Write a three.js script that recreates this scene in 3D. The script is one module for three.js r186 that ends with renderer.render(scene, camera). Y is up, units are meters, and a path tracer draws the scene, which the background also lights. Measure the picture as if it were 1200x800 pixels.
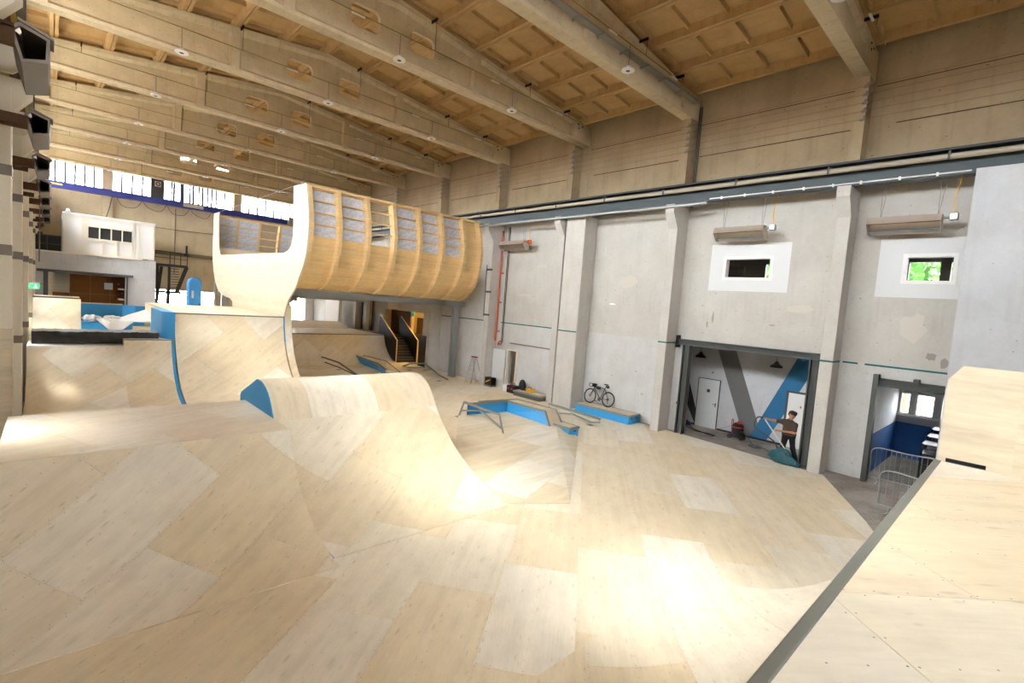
import * as THREE from 'three';
import { mergeGeometries } from 'three/addons/utils/BufferGeometryUtils.js';
import { RoundedBoxGeometry } from 'three/addons/geometries/RoundedBoxGeometry.js';
import { MarchingCubes } from 'three/addons/objects/MarchingCubes.js';
import { RectAreaLightUniformsLib } from 'three/addons/lights/RectAreaLightUniformsLib.js';

// ------------------------------------------------------------------ camera, sky, sun, exposure
const scene = new THREE.Scene();
const FOC = 573.565, EYE = new THREE.Vector3(0, 4.5, 0);
const camera = new THREE.PerspectiveCamera(2 * Math.atan(400 / FOC) * 180 / Math.PI, 1.5, 0.05, 300);
camera.position.copy(EYE);
camera.rotation.set(-0.0730664, -0.758722, 0.0758582, 'YXZ');
scene.add(camera);
const renderer = new THREE.WebGLRenderer({ antialias: true });
renderer.toneMapping = THREE.LinearToneMapping;
renderer.toneMappingExposure = 1.66;
renderer.shadowMap.enabled = true;
RectAreaLightUniformsLib.init();
scene.background = new THREE.Color().setRGB(25, 26.2, 27.6);      // bright hazy sky
const sun = new THREE.DirectionalLight(new THREE.Color().setRGB(1, 0.96, 0.9), 6.2);
sun.position.set(8 - 30, 39.9, -18 + 6.6); sun.target.position.set(8, 0, -18);
sun.castShadow = true; sun.shadow.radius = 27;                       // thin veil of cloud: a wide, soft sun
Object.assign(sun.shadow.camera, { left: -40, right: 40, top: 40, bottom: -40, near: 1, far: 120 });
sun.shadow.mapSize.set(4096, 4096);
scene.add(sun, sun.target);

// ------------------------------------------------------------------ helpers
let seed = 7;
const rnd = () => { seed = (seed * 1664525 + 1013904223) >>> 0; return seed / 4294967296; };
const rr = (a, b) => a + (b - a) * rnd();
const V = (x, y, z) => new THREE.Vector3(x, y, z);
const used = {};
function numbered(n) { const k = used[n] = (used[n] ?? -1) + 1; return k ? n + '_' + String(k).padStart(3, '0') : n; }
camera.updateMatrixWorld();
function ray(px, py) { return V((px - 600) / FOC, -(py - 400) / FOC, -1).applyQuaternion(camera.quaternion); }
function onAx(px, py, ax, v) { const d = ray(px, py), t = (v - EYE[ax]) / d[ax]; return EYE.clone().addScaledVector(d, t); }
const onX = (px, py, v) => onAx(px, py, 'x', v), onY = (px, py, v = 0) => onAx(px, py, 'y', v), onZ = (px, py, v) => onAx(px, py, 'z', v);

function flat(g) {                                                   // non-indexed, only position/normal/uv
  if (g.index) g = g.toNonIndexed();
  for (const k of Object.keys(g.attributes)) if (!['position', 'normal', 'uv'].includes(k)) g.deleteAttribute(k);
  g.morphAttributes = {};
  if (!g.attributes.normal) g.computeVertexNormals();
  if (!g.attributes.uv) g.setAttribute('uv', new THREE.BufferAttribute(new Float32Array(g.attributes.position.count * 2), 2));
  g.clearGroups();
  return g;
}
function metreUV(g) {                                                // uv in metres, by the main direction of each face
  g = flat(g);
  const p = g.attributes.position, n = g.attributes.normal, uv = g.attributes.uv;
  for (let i = 0; i < p.count; i += 3) {
    let ax = 0, ay = 0, az = 0;
    for (let k = 0; k < 3; k++) { ax += Math.abs(n.getX(i + k)); ay += Math.abs(n.getY(i + k)); az += Math.abs(n.getZ(i + k)); }
    for (let k = 0; k < 3; k++) {
      const x = p.getX(i + k), y = p.getY(i + k), z = p.getZ(i + k);
      if (ax >= ay && ax >= az) uv.setXY(i + k, z, y); else if (ay >= az) uv.setXY(i + k, x, z); else uv.setXY(i + k, x, y);
    }
  }
  return g;
}
function join(gs, keepUV = false) {
  gs = [].concat(gs).flat(Infinity).filter(Boolean).map((g) => keepUV ? flat(g) : metreUV(g));
  return gs.length > 1 ? mergeGeometries(gs) : gs[0];
}
const box = (x0, x1, y0, y1, z0, z1) => new THREE.BoxGeometry(Math.abs(x1 - x0), Math.abs(y1 - y0), Math.abs(z1 - z0)).translate((x0 + x1) / 2, (y0 + y1) / 2, (z0 + z1) / 2);
const rbox = (x0, x1, y0, y1, z0, z1, r = 0.02, s = 2) => new RoundedBoxGeometry(Math.abs(x1 - x0), Math.abs(y1 - y0), Math.abs(z1 - z0), s, r).translate((x0 + x1) / 2, (y0 + y1) / 2, (z0 + z1) / 2);
function shapeOf(pts, holes = []) {
  const s = new THREE.Shape(pts.map(([a, b]) => new THREE.Vector2(a, b)));
  for (const h of holes) s.holes.push(new THREE.Path(h.map(([a, b]) => new THREE.Vector2(a, b))));
  return s;
}
const exOpt = (d, b) => ({ depth: d - 2 * (b || 0), bevelEnabled: !!b, bevelSize: b || 0, bevelThickness: b || 0, bevelOffset: -(b || 0), bevelSegments: 1, curveSegments: 8 });
function exX(pts, x0, x1, holes = [], b = 0) {                       // outline in (z, y), swept along x
  const f = (q) => q.map(([z, y]) => [-z, y]);
  return new THREE.ExtrudeGeometry(shapeOf(f(pts), holes.map(f)), exOpt(x1 - x0, b)).translate(0, 0, b).rotateY(Math.PI / 2).translate(x0, 0, 0);
}
function exY(pts, y0, y1, holes = [], b = 0) {                       // outline in (x, z), swept up
  const f = (q) => q.map(([x, z]) => [x, -z]);
  return new THREE.ExtrudeGeometry(shapeOf(f(pts), holes.map(f)), exOpt(y1 - y0, b)).translate(0, 0, b).rotateX(-Math.PI / 2).translate(0, y0, 0);
}
const exZ = (pts, z0, z1, holes = [], b = 0) => new THREE.ExtrudeGeometry(shapeOf(pts, holes), exOpt(z1 - z0, b)).translate(0, 0, z0 + b);
const rect = (a0, a1, b0, b1) => [[a0, b0], [a1, b0], [a1, b1], [a0, b1]];
function rod(a, b, r, seg = 8, r2 = r) {                             // cylinder between two points
  const d = b.clone().sub(a), g = new THREE.CylinderGeometry(r2, r, d.length(), seg);
  return g.applyQuaternion(new THREE.Quaternion().setFromUnitVectors(V(0, 1, 0), d.clone().normalize())).translate(...a.clone().add(b).multiplyScalar(0.5).toArray());
}
function bar(a, b, w, h, up = V(0, 1, 0)) {                          // square bar between two points, h measured along up
  const d = b.clone().sub(a), L = d.length(), z = d.normalize(), x = up.clone().cross(z).normalize(), y = z.clone().cross(x);
  const g = new THREE.BoxGeometry(w, h, L).applyMatrix4(new THREE.Matrix4().makeBasis(x, y, z));
  return g.translate((a.x + b.x) / 2, (a.y + b.y) / 2, (a.z + b.z) / 2);
}
const tube = (pts, r, n = 24, seg = 6, closed = false) => new THREE.TubeGeometry(new THREE.CatmullRomCurve3(pts, closed), n, r, seg, closed);
const lathe = (pts, seg = 20) => new THREE.LatheGeometry(pts.map(([r, y]) => new THREE.Vector2(r, y)), seg);

function shade(o) { o.castShadow = true; o.receiveShadow = true; return o; }
function put(parent, name, geos, mat, base, keepUV) {                // one named Mesh; geometry given in world coordinates
  const g = join(geos, keepUV);
  if (base) g.translate(-base.x, -base.y, -base.z);
  const m = shade(new THREE.Mesh(g, mat)); m.name = name; parent.add(m); return m;
}
function tag(o, label, category, group, kind) { o.userData = { label, category }; if (group) o.userData.group = group; if (kind) o.userData.kind = kind; return o; }
function thing(name, label, category, base = V(0, 0, 0), group, kind) {
  const o = new THREE.Group(); o.name = numbered(name); o.position.copy(base); scene.add(o); tag(o, label, category, group, kind);
  o.part = (n, g, m, keepUV) => {
    const c = put(o, n, g, m, base, keepUV);
    c.sub = (n2, g2, m2, k2) => put(c, n2, g2, m2, base, k2);
    return c;
  };
  return o;
}
function single(name, geos, mat, label, category, group, kind, keepUV) {   // a thing of one mesh
  const g = join(geos, keepUV); g.computeBoundingBox();
  const b = g.boundingBox, base = V((b.min.x + b.max.x) / 2, b.min.y, (b.min.z + b.max.z) / 2);
  g.translate(-base.x, -base.y, -base.z);
  const m = shade(new THREE.Mesh(g, mat)); m.name = numbered(name); m.position.copy(base); scene.add(m); return tag(m, label, category, group, kind);
}
function copy(o, dx, dy, dz, label) {
  const c = o.clone(); c.name = numbered(o.name.replace(/_\d+$/, '')); c.position.x += dx; c.position.y += dy; c.position.z += dz;
  c.userData = { ...o.userData }; if (label) c.userData.label = label; scene.add(c); return c;
}
const setting = (name, geos, mat, label, category) => { const m = put(scene, name, geos, mat); return tag(m, label, category, null, 'structure'); };

// ------------------------------------------------------------------ procedural textures
function periodicNoise(n, cells, sd) {
  const s0 = seed; seed = sd; const L = new Float32Array(cells * cells).map(() => rnd()); seed = s0;
  const out = new Float32Array(n * n), sm = (t) => t * t * (3 - 2 * t);
  for (let y = 0; y < n; y++) for (let x = 0; x < n; x++) {
    const fx = x / n * cells, fy = y / n * cells, x0 = fx | 0, y0 = fy | 0, tx = sm(fx - x0), ty = sm(fy - y0), x1 = (x0 + 1) % cells, y1 = (y0 + 1) % cells;
    out[y * n + x] = (L[y0 * cells + x0] * (1 - tx) + L[y0 * cells + x1] * tx) * (1 - ty) + (L[y1 * cells + x0] * (1 - tx) + L[y1 * cells + x1] * tx) * ty;
  }
  return out;
}
function fbm(n, cells, oct, sd) {
  const o = new Float32Array(n * n); let a = 0.5, t = 0;
  for (let k = 0; k < oct; k++) { const m = periodicNoise(n, Math.min(cells << k, n), sd + k * 13); for (let i = 0; i < o.length; i++) o[i] += m[i] * a; t += a; a *= 0.55; }
  return o.map((v) => v / t);
}
function texture(w, h, fn, srgb = true) {
  const d = new Uint8Array(w * h * 4);
  for (let y = 0; y < h; y++) for (let x = 0; x < w; x++) { const c = fn(x, y), i = (y * w + x) * 4; for (let k = 0; k < 3; k++) d[i + k] = Math.max(0, Math.min(255, c[k])); d[i + 3] = 255; }
  const t = new THREE.DataTexture(d, w, h); t.wrapS = t.wrapT = THREE.RepeatWrapping; t.magFilter = THREE.LinearFilter; t.minFilter = THREE.LinearMipmapLinearFilter; t.generateMipmaps = true;
  if (srgb) t.colorSpace = THREE.SRGBColorSpace; t.needsUpdate = true; return t;
}
const rep = (t, sx, sy = sx) => { const c = t.clone(); c.repeat.set(sx, sy); c.needsUpdate = true; return c; };
const NA = fbm(512, 4, 6, 11), NB = fbm(512, 8, 5, 57), NC = fbm(512, 64, 3, 91), ND = fbm(512, 3, 4, 131);
const at = (N, x, y) => N[((y % 512 + 512) % 512) * 512 + ((x % 512 + 512) % 512)];
function concreteTex(sd, mott, pits, streak, tint) {
  const s0 = seed; seed = sd; const spots = [];
  for (let i = 0; i < pits; i++) spots.push([rnd() * 512, rnd() * 512, rr(0.6, 2.4), rr(0.25, 0.7), rr(0.6, 2.2)]);
  seed = s0;
  const dark = new Float32Array(512 * 512);
  for (const [cx, cy, r, k, e] of spots) for (let y = -8; y <= 8; y++) for (let x = -8; x <= 8; x++) {
    const q = Math.hypot(x / e, y) / r; if (q < 1) { const i = (((cy | 0) + y + 512) % 512) * 512 + (((cx | 0) + x + 512) % 512); dark[i] = Math.max(dark[i], k * (1 - q * q)); }
  }
  return texture(512, 512, (x, y) => {
    const m = (at(NA, x + sd, y) - 0.5) * mott + (at(NB, x, y + sd) - 0.5) * mott * 0.6 + (at(NC, x, y) - 0.5) * mott * 0.35;
    const st = Math.max(0, at(NB, x * 3 + sd, (y / 9) | 0) - 0.62) * streak;
    const v = 1 + m - st - dark[y * 512 + x] * 0.55, w = Math.max(0, -m) * tint + st * tint;
    return [238 * v, 238 * v * (1 - w * 0.12), 238 * v * (1 - w * 0.3)];
  });
}
const texWall = concreteTex(21, 0.1, 90, 0.12, 1.0), texRaw = concreteTex(77, 0.13, 90, 0.2, 0.9), texFloorC = concreteTex(140, 0.42, 420, 0.2, 0.7);
const texGrain = texture(512, 512, (x, y) => { const g = (at(NB, (x / 12) | 0, y * 2) - 0.5) * 0.12 + (at(NC, (x / 6) | 0, y) - 0.5) * 0.08 + (at(ND, x, y) - 0.5) * 0.05; const v = 238 * (1 + g); return [v, v * (1 + Math.min(0, g) * 0.2), v * (1 + Math.min(0, g) * 0.5)]; });
// one birch sheet, 2.5 m x 1.25 m, grain along its length, screws round the edge and over the joists
function sheetTex(sd) {
  const W = 1024, H = 512, s0 = seed; seed = sd; const knots = [], screws = [];
  for (let i = 0; i < 26; i++) knots.push([rnd() * W, rnd() * H, rr(8, 30), rr(2.5, 7), rr(0.03, 0.12)]);
  for (let i = 0; i <= 12; i++) for (const v of [0.022, 0.5, 0.978]) screws.push([(0.012 + 0.976 * i / 12) * W + rr(-3, 3), v * H + rr(-2, 2)]);
  for (let j = 1; j < 6; j++) for (const u of [0.012, 0.988]) screws.push([u * W, j / 6 * H]);
  seed = s0;
  const dk = new Float32Array(W * H);
  for (const [cx, cy, rx, ry, k] of knots) for (let y = -ry * 2 | 0; y <= ry * 2; y++) for (let x = -rx * 2 | 0; x <= rx * 2; x++) {
    const q = Math.hypot(x / rx, y / ry) / 1.6, X = (cx | 0) + x, Y = (cy | 0) + y; if (q < 1 && X >= 0 && Y >= 0 && X < W && Y < H) dk[Y * W + X] = Math.max(dk[Y * W + X], k * (1 - q));
  }
  for (const [cx, cy] of screws) for (let y = -2; y <= 2; y++) for (let x = -2; x <= 2; x++) { const X = (cx | 0) + x, Y = (cy | 0) + y; if (x * x + y * y < 5 && X >= 0 && Y >= 0 && X < W && Y < H) dk[Y * W + X] = 0.42; }
  return texture(W, H, (x, y) => {
    const g = (at(NB, ((x / 14) | 0) + sd * 5, y * 2 + sd) - 0.5) * 0.06 + (at(NC, ((x / 6) | 0) + sd, y) - 0.5) * 0.04 + (at(ND, (x / 2 | 0) + sd * 31, y) - 0.5) * 0.07 + (at(NA, x + sd * 17, y + sd * 9) - 0.5) * 0.06;
    const v = 247 * (1 + g - dk[y * W + x]), w = Math.max(0, -g) + dk[y * W + x] * 0.6;
    return [v, v * (1 - w * 0.18), v * (1 - w * 0.5)];
  });
}
const sheetMaps = [sheetTex(3), sheetTex(8), sheetTex(15)];
const std = (color, roughness = 0.8, o = {}) => new THREE.MeshStandardMaterial({ color, roughness, metalness: 0, ...o });
const sheetTints = ['#f7ebd2', '#f3e3c5', '#f0debc', '#f9efdb', '#f2e1c0'];
const sheetMats = sheetTints.map((c, i) => sheetMaps.map((t) => std(c, 0.5, { map: t }))).flat();
const M = {
  wall: std('#d0cbc2', 0.9, { map: rep(texWall, 0.22), bumpMap: rep(texWall, 0.22), bumpScale: 0.006 }),
  wallLow: std('#d6d4d0', 0.85, { map: rep(texWall, 0.27), bumpMap: rep(texWall, 0.27), bumpScale: 0.004 }),
  raw: std('#bba988', 0.92, { map: rep(texRaw, 0.2), bumpMap: rep(texRaw, 0.2), bumpScale: 0.006 }),
  beam: std('#e2d2ae', 0.9, { map: rep(texRaw, 0.3) }),
  roof: std('#cba872', 0.92, { map: rep(texRaw, 0.35) }),
  col: std('#d0cbc2', 0.9, { map: rep(texWall, 0.31), bumpMap: rep(texRaw, 0.31), bumpScale: 0.006 }),
  slab: std('#a39b90', 0.85, { map: rep(texFloorC, 0.3) }),
  under: std('#efdfbf', 0.8),
  ply: std('#f0e0c2', 0.6, { map: rep(texGrain, 0.5) }),
  plyPale: std('#e3d3b4', 0.6, { map: rep(texGrain, 0.3) }),
  glulam: std('#e9c68c', 0.65, { map: rep(texGrain, 0.8) }),
  osb: std('#a36a30', 0.8, { map: rep(texGrain, 1.1) }),
  blue: std('#2f93cf', 0.45), blueDeep: std('#1f6fa8', 0.5), navy: std('#1a2166', 0.5), teal: std('#12605f', 0.7), blueRoom: std('#15589a', 0.6), bluePaint: std('#246a95', 0.75),
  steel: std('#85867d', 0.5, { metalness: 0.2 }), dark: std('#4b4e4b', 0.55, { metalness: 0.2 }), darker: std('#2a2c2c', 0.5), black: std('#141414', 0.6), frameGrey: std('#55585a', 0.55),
  girder: std('#3d4547', 0.5, { metalness: 0.25 }), galv: std('#a9adab', 0.35, { metalness: 0.75 }), pipe: std('#aca18f', 0.5), chrome: std('#c8c8c8', 0.25, { metalness: 0.9 }),
  white: std('#eceae6', 0.6), paint: std('#dadad9', 0.85), paneDark: std('#2b2a27', 0.5), whiteWall: std('#d3d4d6', 0.8, { map: rep(texWall, 0.2) }), cream: std('#efe6d2', 0.7), doorGrey: std('#dcdedc', 0.5), greyPaint: std('#6c6b6a', 0.8),
  brown: std('#5a3f26', 0.8), yellow: std('#d9a520', 0.5), orange: std('#c8512a', 0.5), red: std('#a3261f', 0.5), green: std('#12a05a', 0.5),
  rubber: std('#1b1b1b', 0.8), glass: new THREE.MeshPhysicalMaterial({ color: '#ffffff', roughness: 0.02, transmission: 1, thickness: 0, ior: 1.45 }),
  panelBlack: std('#1e1b19', 0.6), reflector: std('#c9beb0', 0.35, { metalness: 0.6 }), heater: std('#7d7468', 0.5, { metalness: 0.3 }),
};
const later = [];
// ------------------------------------------------------------------ the hall
const BZ = [6.7, 1.2, -4.25, -9.85, -15.1, -20.6, -26.1, -31.5, -36.6, -41.9, -47.0];   // roof beams
const XR = 18.2, XL = -1.0, ZE = -47.6, ZF = 6.95;
const roofY = (x) => 13.97 - 0.11 * Math.abs(x - 8.05);

// plywood sheets on a surface swept along x: prof = [[z, y], ...]; dom = convex outline in (x, s), s measured along the profile
function clipHalf(P, a, b, c) {
  const o = [];
  for (let i = 0; i < P.length; i++) {
    const p = P[i], q = P[(i + 1) % P.length], dp = a * p[0] + b * p[1] - c, dq = a * q[0] + b * q[1] - c;
    if (dp <= 0) o.push(p);
    if ((dp < 0 && dq > 0) || (dp > 0 && dq < 0)) { const t = dp / (dp - dq); o.push([p[0] + (q[0] - p[0]) * t, p[1] + (q[1] - p[1]) * t]); }
  }
  return o;
}
const areaOf = (P) => P.reduce((s, p, i) => s + p[0] * P[(i + 1) % P.length][1] - p[1] * P[(i + 1) % P.length][0], 0) / 2;
function clipConvex(P, D) {
  const sgn = Math.sign(areaOf(D));
  for (let i = 0; i < D.length && P.length > 2; i++) {
    const a = D[i], b = D[(i + 1) % D.length], nx = (b[1] - a[1]) * sgn, ny = -(b[0] - a[0]) * sgn;
    P = clipHalf(P, nx, ny, nx * a[0] + ny * a[1]);
  }
  return P;
}
function profileLen(prof) { const s = [0]; for (let i = 1; i < prof.length; i++) s.push(s[i - 1] + Math.hypot(prof[i][0] - prof[i - 1][0], prof[i][1] - prof[i - 1][1])); return s; }
function sweepPoint(prof, S, x, s, t) {
  let i = 0; while (i < S.length - 2 && s > S[i + 1]) i++;
  const f = (s - S[i]) / (S[i + 1] - S[i]), a = prof[i], b = prof[i + 1];
  const nrm = (k) => { const p = prof[Math.max(0, k - 1)], q = prof[Math.min(prof.length - 1, k + 1)], d = [q[0] - p[0], q[1] - p[1]], l = Math.hypot(...d); return [d[1] / l, -d[0] / l]; };
  let n0 = nrm(i), n1 = nrm(i + 1), n = [n0[0] + (n1[0] - n0[0]) * f, n0[1] + (n1[1] - n0[1]) * f]; const l = Math.hypot(...n); n = [n[0] / l, n[1] / l];
  if (n[1] < 0 && prof.up !== false) n = [-n[0], -n[1]];
  return { p: [x, a[1] + (b[1] - a[1]) * f + n[1] * t, a[0] + (b[0] - a[0]) * f + n[0] * t], n: [0, n[1], n[0]] };
}
function sheetGeo(prof, S, P, top, c, e1, e2, flipU, flipV) {
  const pos = [], nor = [], uv = [], bot = -0.004;
  const U = (q) => { let u = ((q[0] - c[0]) * e1[0] + (q[1] - c[1]) * e1[1]) / 2.5 + 0.5, v = ((q[0] - c[0]) * e2[0] + (q[1] - c[1]) * e2[1]) / 1.25 + 0.5; return [flipU ? 1 - u : u, flipV ? 1 - v : v]; };
  const add = (q, t, n) => { const r = sweepPoint(prof, S, q[0], q[1], t); pos.push(...r.p); nor.push(...(n || r.n)); uv.push(...U(q)); };
  const tri = (a, b, d) => {                                          // wind so that the face looks along the surface normal
    const A = sweepPoint(prof, S, a[0], a[1], top), B = sweepPoint(prof, S, b[0], b[1], top), D = sweepPoint(prof, S, d[0], d[1], top);
    const n = V(...B.p).sub(V(...A.p)).cross(V(...D.p).sub(V(...A.p)));
    const o = n.dot(V(...A.n)) >= 0 ? [a, b, d] : [a, d, b]; for (const q of o) add(q, top);
  };
  for (let i = 0; i < S.length - 1; i++) {
    let Q = clipHalf(clipHalf(P, 0, 1, S[i + 1]), 0, -1, -S[i]);
    if (Q.length < 3 || Math.abs(areaOf(Q)) < 1e-7) continue;
    for (let k = 1; k < Q.length - 1; k++) tri(Q[0], Q[k], Q[k + 1]);
  }
  for (let i = 0; i < P.length; i++) {
    const a = P[i], b = P[(i + 1) % P.length], cut = [0, 1];
    for (const s of S) if ((s - a[1]) * (s - b[1]) < 0) cut.push((s - a[1]) / (b[1] - a[1]));
    cut.sort((m, n) => m - n);
    for (let k = 0; k < cut.length - 1; k++) {
      const p = [a[0] + (b[0] - a[0]) * cut[k], a[1] + (b[1] - a[1]) * cut[k]], q = [a[0] + (b[0] - a[0]) * cut[k + 1], a[1] + (b[1] - a[1]) * cut[k + 1]];
      const m = V(...sweepPoint(prof, S, q[0], q[1], top).p).sub(V(...sweepPoint(prof, S, p[0], p[1], top).p)).cross(V(...sweepPoint(prof, S, p[0], p[1], top).n)).normalize().toArray();
      for (const [r, t] of [[p, top], [p, bot], [q, bot], [p, top], [q, bot], [q, top]]) add(r, t, m);
    }
  }
  const g = new THREE.BufferGeometry();
  g.setAttribute('position', new THREE.Float32BufferAttribute(pos, 3)); g.setAttribute('normal', new THREE.Float32BufferAttribute(nor, 3)); g.setAttribute('uv', new THREE.Float32BufferAttribute(uv, 2));
  return g;
}
function laySheets(parent, base, prof, dom, { ang = 40, ox = 0, os = 0, top = 0.012, gap = 0.0035, name = 'plywood_sheet', mats = sheetMats, skip, length = 2.5, width = 1.25, stagger = 0.5 } = {}) {
  const S = profileLen(prof), a = ang * Math.PI / 180, e1 = [Math.cos(a), Math.sin(a)], e2 = [-Math.sin(a), Math.cos(a)];
  let lo = [1e9, 1e9], hi = [-1e9, -1e9];
  for (const d of dom) for (const [k, e] of [[0, e1], [1, e2]]) { const t = (d[0] - ox) * e[0] + (d[1] - os) * e[1]; lo[k] = Math.min(lo[k], t); hi[k] = Math.max(hi[k], t); }
  let count = 0;
  for (let j = Math.floor(lo[1] / width); j <= Math.ceil(hi[1] / width); j++) for (let i = Math.floor(lo[0] / length) - 1; i <= Math.ceil(hi[0] / length); i++) {
    const u0 = (i + (j & 1) * stagger + (j % 3) * 0.11) * length, v0 = j * width;
    const cor = [[u0 + gap / 2, v0 + gap / 2], [u0 + length - gap / 2, v0 + gap / 2], [u0 + length - gap / 2, v0 + width - gap / 2], [u0 + gap / 2, v0 + width - gap / 2]].map(([u, v]) => [ox + u * e1[0] + v * e2[0], os + u * e1[1] + v * e2[1]]);
    const P = clipConvex(cor, dom); if (P.length < 3 || Math.abs(areaOf(P)) < 0.012) continue;
    const c = [ox + (u0 + length / 2) * e1[0] + (v0 + width / 2) * e2[0], os + (u0 + length / 2) * e1[1] + (v0 + width / 2) * e2[1]];
    if (skip && skip(c)) continue;
    const g = sheetGeo(prof, S, P, top, c, e1.map((v) => v * 2.5 / length), e2.map((v) => v * 1.25 / width), rnd() < 0.5, rnd() < 0.5);
    g.translate(-base.x, -base.y, -base.z);
    const m = shade(new THREE.Mesh(g, mats[(rnd() * mats.length) | 0])); m.name = numbered(parent.name + '/' + name).split('/')[1]; parent.add(m); count++;
  }
  return count;
}

// floor: concrete slab with the skate floor laid on it
const floor = setting('floor', box(XL - 1.2, 27, -0.3, -0.02, ZE - 0.4, ZF + 0.4), M.slab, 'grey concrete slab of the hall under the plywood skate floor', 'floor');
{
  const prof = [[6.5, 0], [-33, 0]];                                  // s = 6.5 - z
  const dom = [[-0.62, 3], [14.2, 8.73], [17.5, 10.5], [18.08, 16.0], [18.17, 39.5], [-0.62, 39.5]];
  laySheets(floor, V(0, 0, 0), prof, dom, { ang: 38, ox: 4.64, os: 6.5 + 3.36, top: 0 });
  put(floor, 'underlay', exY([[-0.62, 3.5], [10.5, -0.5], [14.19, -2.23], [17.49, -3.98], [18.07, -9.5], [18.16, -33], [-0.62, -33]].map(([x, z]) => [x, z]), -0.019, -0.005), M.under);
}
// yard outside the hall
setting('ground', [box(-90, XL - 0.26, -0.5, -0.1, -120, 60), box(27.1, 110, -0.5, -0.1, -120, 60), box(XL - 0.26, 27.1, -0.5, -0.1, -120, ZE - 0.5), box(XL - 0.26, 27.1, -0.5, -0.1, ZF + 0.5, 60)], std('#a8a195', 0.95, { map: rep(texFloorC, 0.1) }), 'pale concrete yard outside the hall', 'ground');
{
  const blotch = (cz, cy, w, h, m, n) => put(wallR, numbered('wall_right/' + n).split('/')[1], exX(Array.from({ length: 14 }, (_, k) => { const a = k / 14 * 6.283, r = rr(0.6, 1); return [cz + Math.cos(a) * w * r, cy + Math.sin(a) * h * r]; }), XR - 0.004, XR - 0.001), m);
  later.push(() => { const g1 = std('#c9c2b6', 0.95), g2 = std('#9a938a', 0.95), g3 = std('#f1efea', 0.9); for (const [z, y, w, h, m] of [[-1.9, 3.95, 0.16, 0.14, g2], [-1.6, 3.8, 0.1, 0.2, g2], [-8.3, 4.6, 0.05, 0.25, g2], [-8.5, 4.35, 0.04, 0.16, g2], [-6.2, 4.5, 0.12, 0.03, g2], [-12.2, 5.9, 0.5, 0.3, g1], [-11.4, 2.1, 0.05, 0.03, g2], [-12.6, 1.75, 0.08, 0.02, g2], [-11.0, 1.2, 0.06, 0.04, g2], [-17.4, 6.6, 0.5, 0.12, g1], [-18.6, 5.1, 0.7, 0.08, g1], [-17.2, 1.5, 0.4, 0.05, g1], [-2.4, 4.7, 0.4, 0.5, g1], [-5.4, 5.1, 0.5, 0.2, g1], [-12.9, 4.9, 0.2, 0.05, g3], [-25, 2.4, 0.2, 0.5, g1], [-23.8, 1.7, 0.3, 0.25, g1]]) blotch(z, y, w, h, m, 'plaster_patch'); });
}
setting('wall_neighbour', [box(-60, -38, -0.1, 12.5, -110, 55), exZ([[-61, 12.5], [-37.5, 12.5], [-49, 13.6]], -110, 55)], std('#5e3d2f', 0.9), 'brick hall standing across the yard', 'wall');
// right wall: whitewashed below, bare concrete above the crane girder
const hole = (z0, z1, y0, y1) => rect(z0, z1, y0, y1);
const wallR = setting('wall_right', [
  exX([[ZE, 0], [-33.2, 0], [-33.2, 2.9 + 0.65], [-27.95, 3.55], [-27.95, 0], [-19.42, 0], [-19.42, 2.06], [-18.7, 2.06], [-18.7, 0], [-9.1, 0], [-9.1, 3.5], [-4.6, 3.5], [-4.6, 0], [-3.08, 0], [-3.08, 3.0], [-0.9, 3.0], [-0.9, 0], [ZF, 0], [ZF, 3.55], [ZE, 3.55]], XR, XR + 0.3),
], M.wallLow, 'long whitewashed concrete wall with doorways and a crane girder', 'wall');
put(wallR, 'wall_band', exX(rect(ZE, ZF, 3.55, 8.95), XR, XR + 0.3, [hole(-8.1, -6.38, 6.04, 6.9), hole(-2.82, -1.6, 6.0, 6.87)]), M.wall);
put(wallR, 'upper_wall', exX(rect(ZE, ZF, 8.95, 13.6), XR, XR + 0.3), M.raw);
// precast panel joints across the upper wall (thin dark open joints, a little proud filler above)
{
  for (let i = 1; i < BZ.length - 1; i++) {
    const z0 = BZ[i] - 0.25, z1 = BZ[i + 1] + 0.25;
    put(wallR, numbered('wall_right/joint_filler').split('/')[1], [box(XR - 0.012, XR, 11.93, 11.95, z1, z0), box(XR - 0.014, XR, 10.74, 10.765, z1 + rr(0, 0.6), z0)], M.brown);
    put(wallR, numbered('wall_right/wall_panel').split('/')[1], box(XR - 0.01, XR, 10.77, 11.925, z1, z0), M.raw);
  }
}
// left wall with low slot windows and a clerestory, and the columns that carry the other girder
const lowSlots = [[-11.1, -12.4], [-16.6, -18.2], [-21.35, -22.1], [-23.2, -24.2], [-28.6, -29.6], [-30.2, -30.9], [-33.6, -34.6]];
const wallL = setting('wall_left', exX(rect(ZE, ZF, 0, 13.6), XL - 0.25, XL, [
  ...BZ.slice(1, -1).map((z, i) => { i++; const a = z - 1.0, b = BZ[i + 1] + 1.0; return hole(b, a, 9.75, 12.35); }),
  ...lowSlots.map(([a, b]) => hole(b, a, 2.12, 2.72)), ...[[-27.6, -29.4], [-33, -34.4]].map(([a, b]) => hole(b, a, 3.5, 4.3)),
]), M.wallLow, 'long whitewashed wall with slot windows and a clerestory beside the ramps', 'wall');
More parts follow.
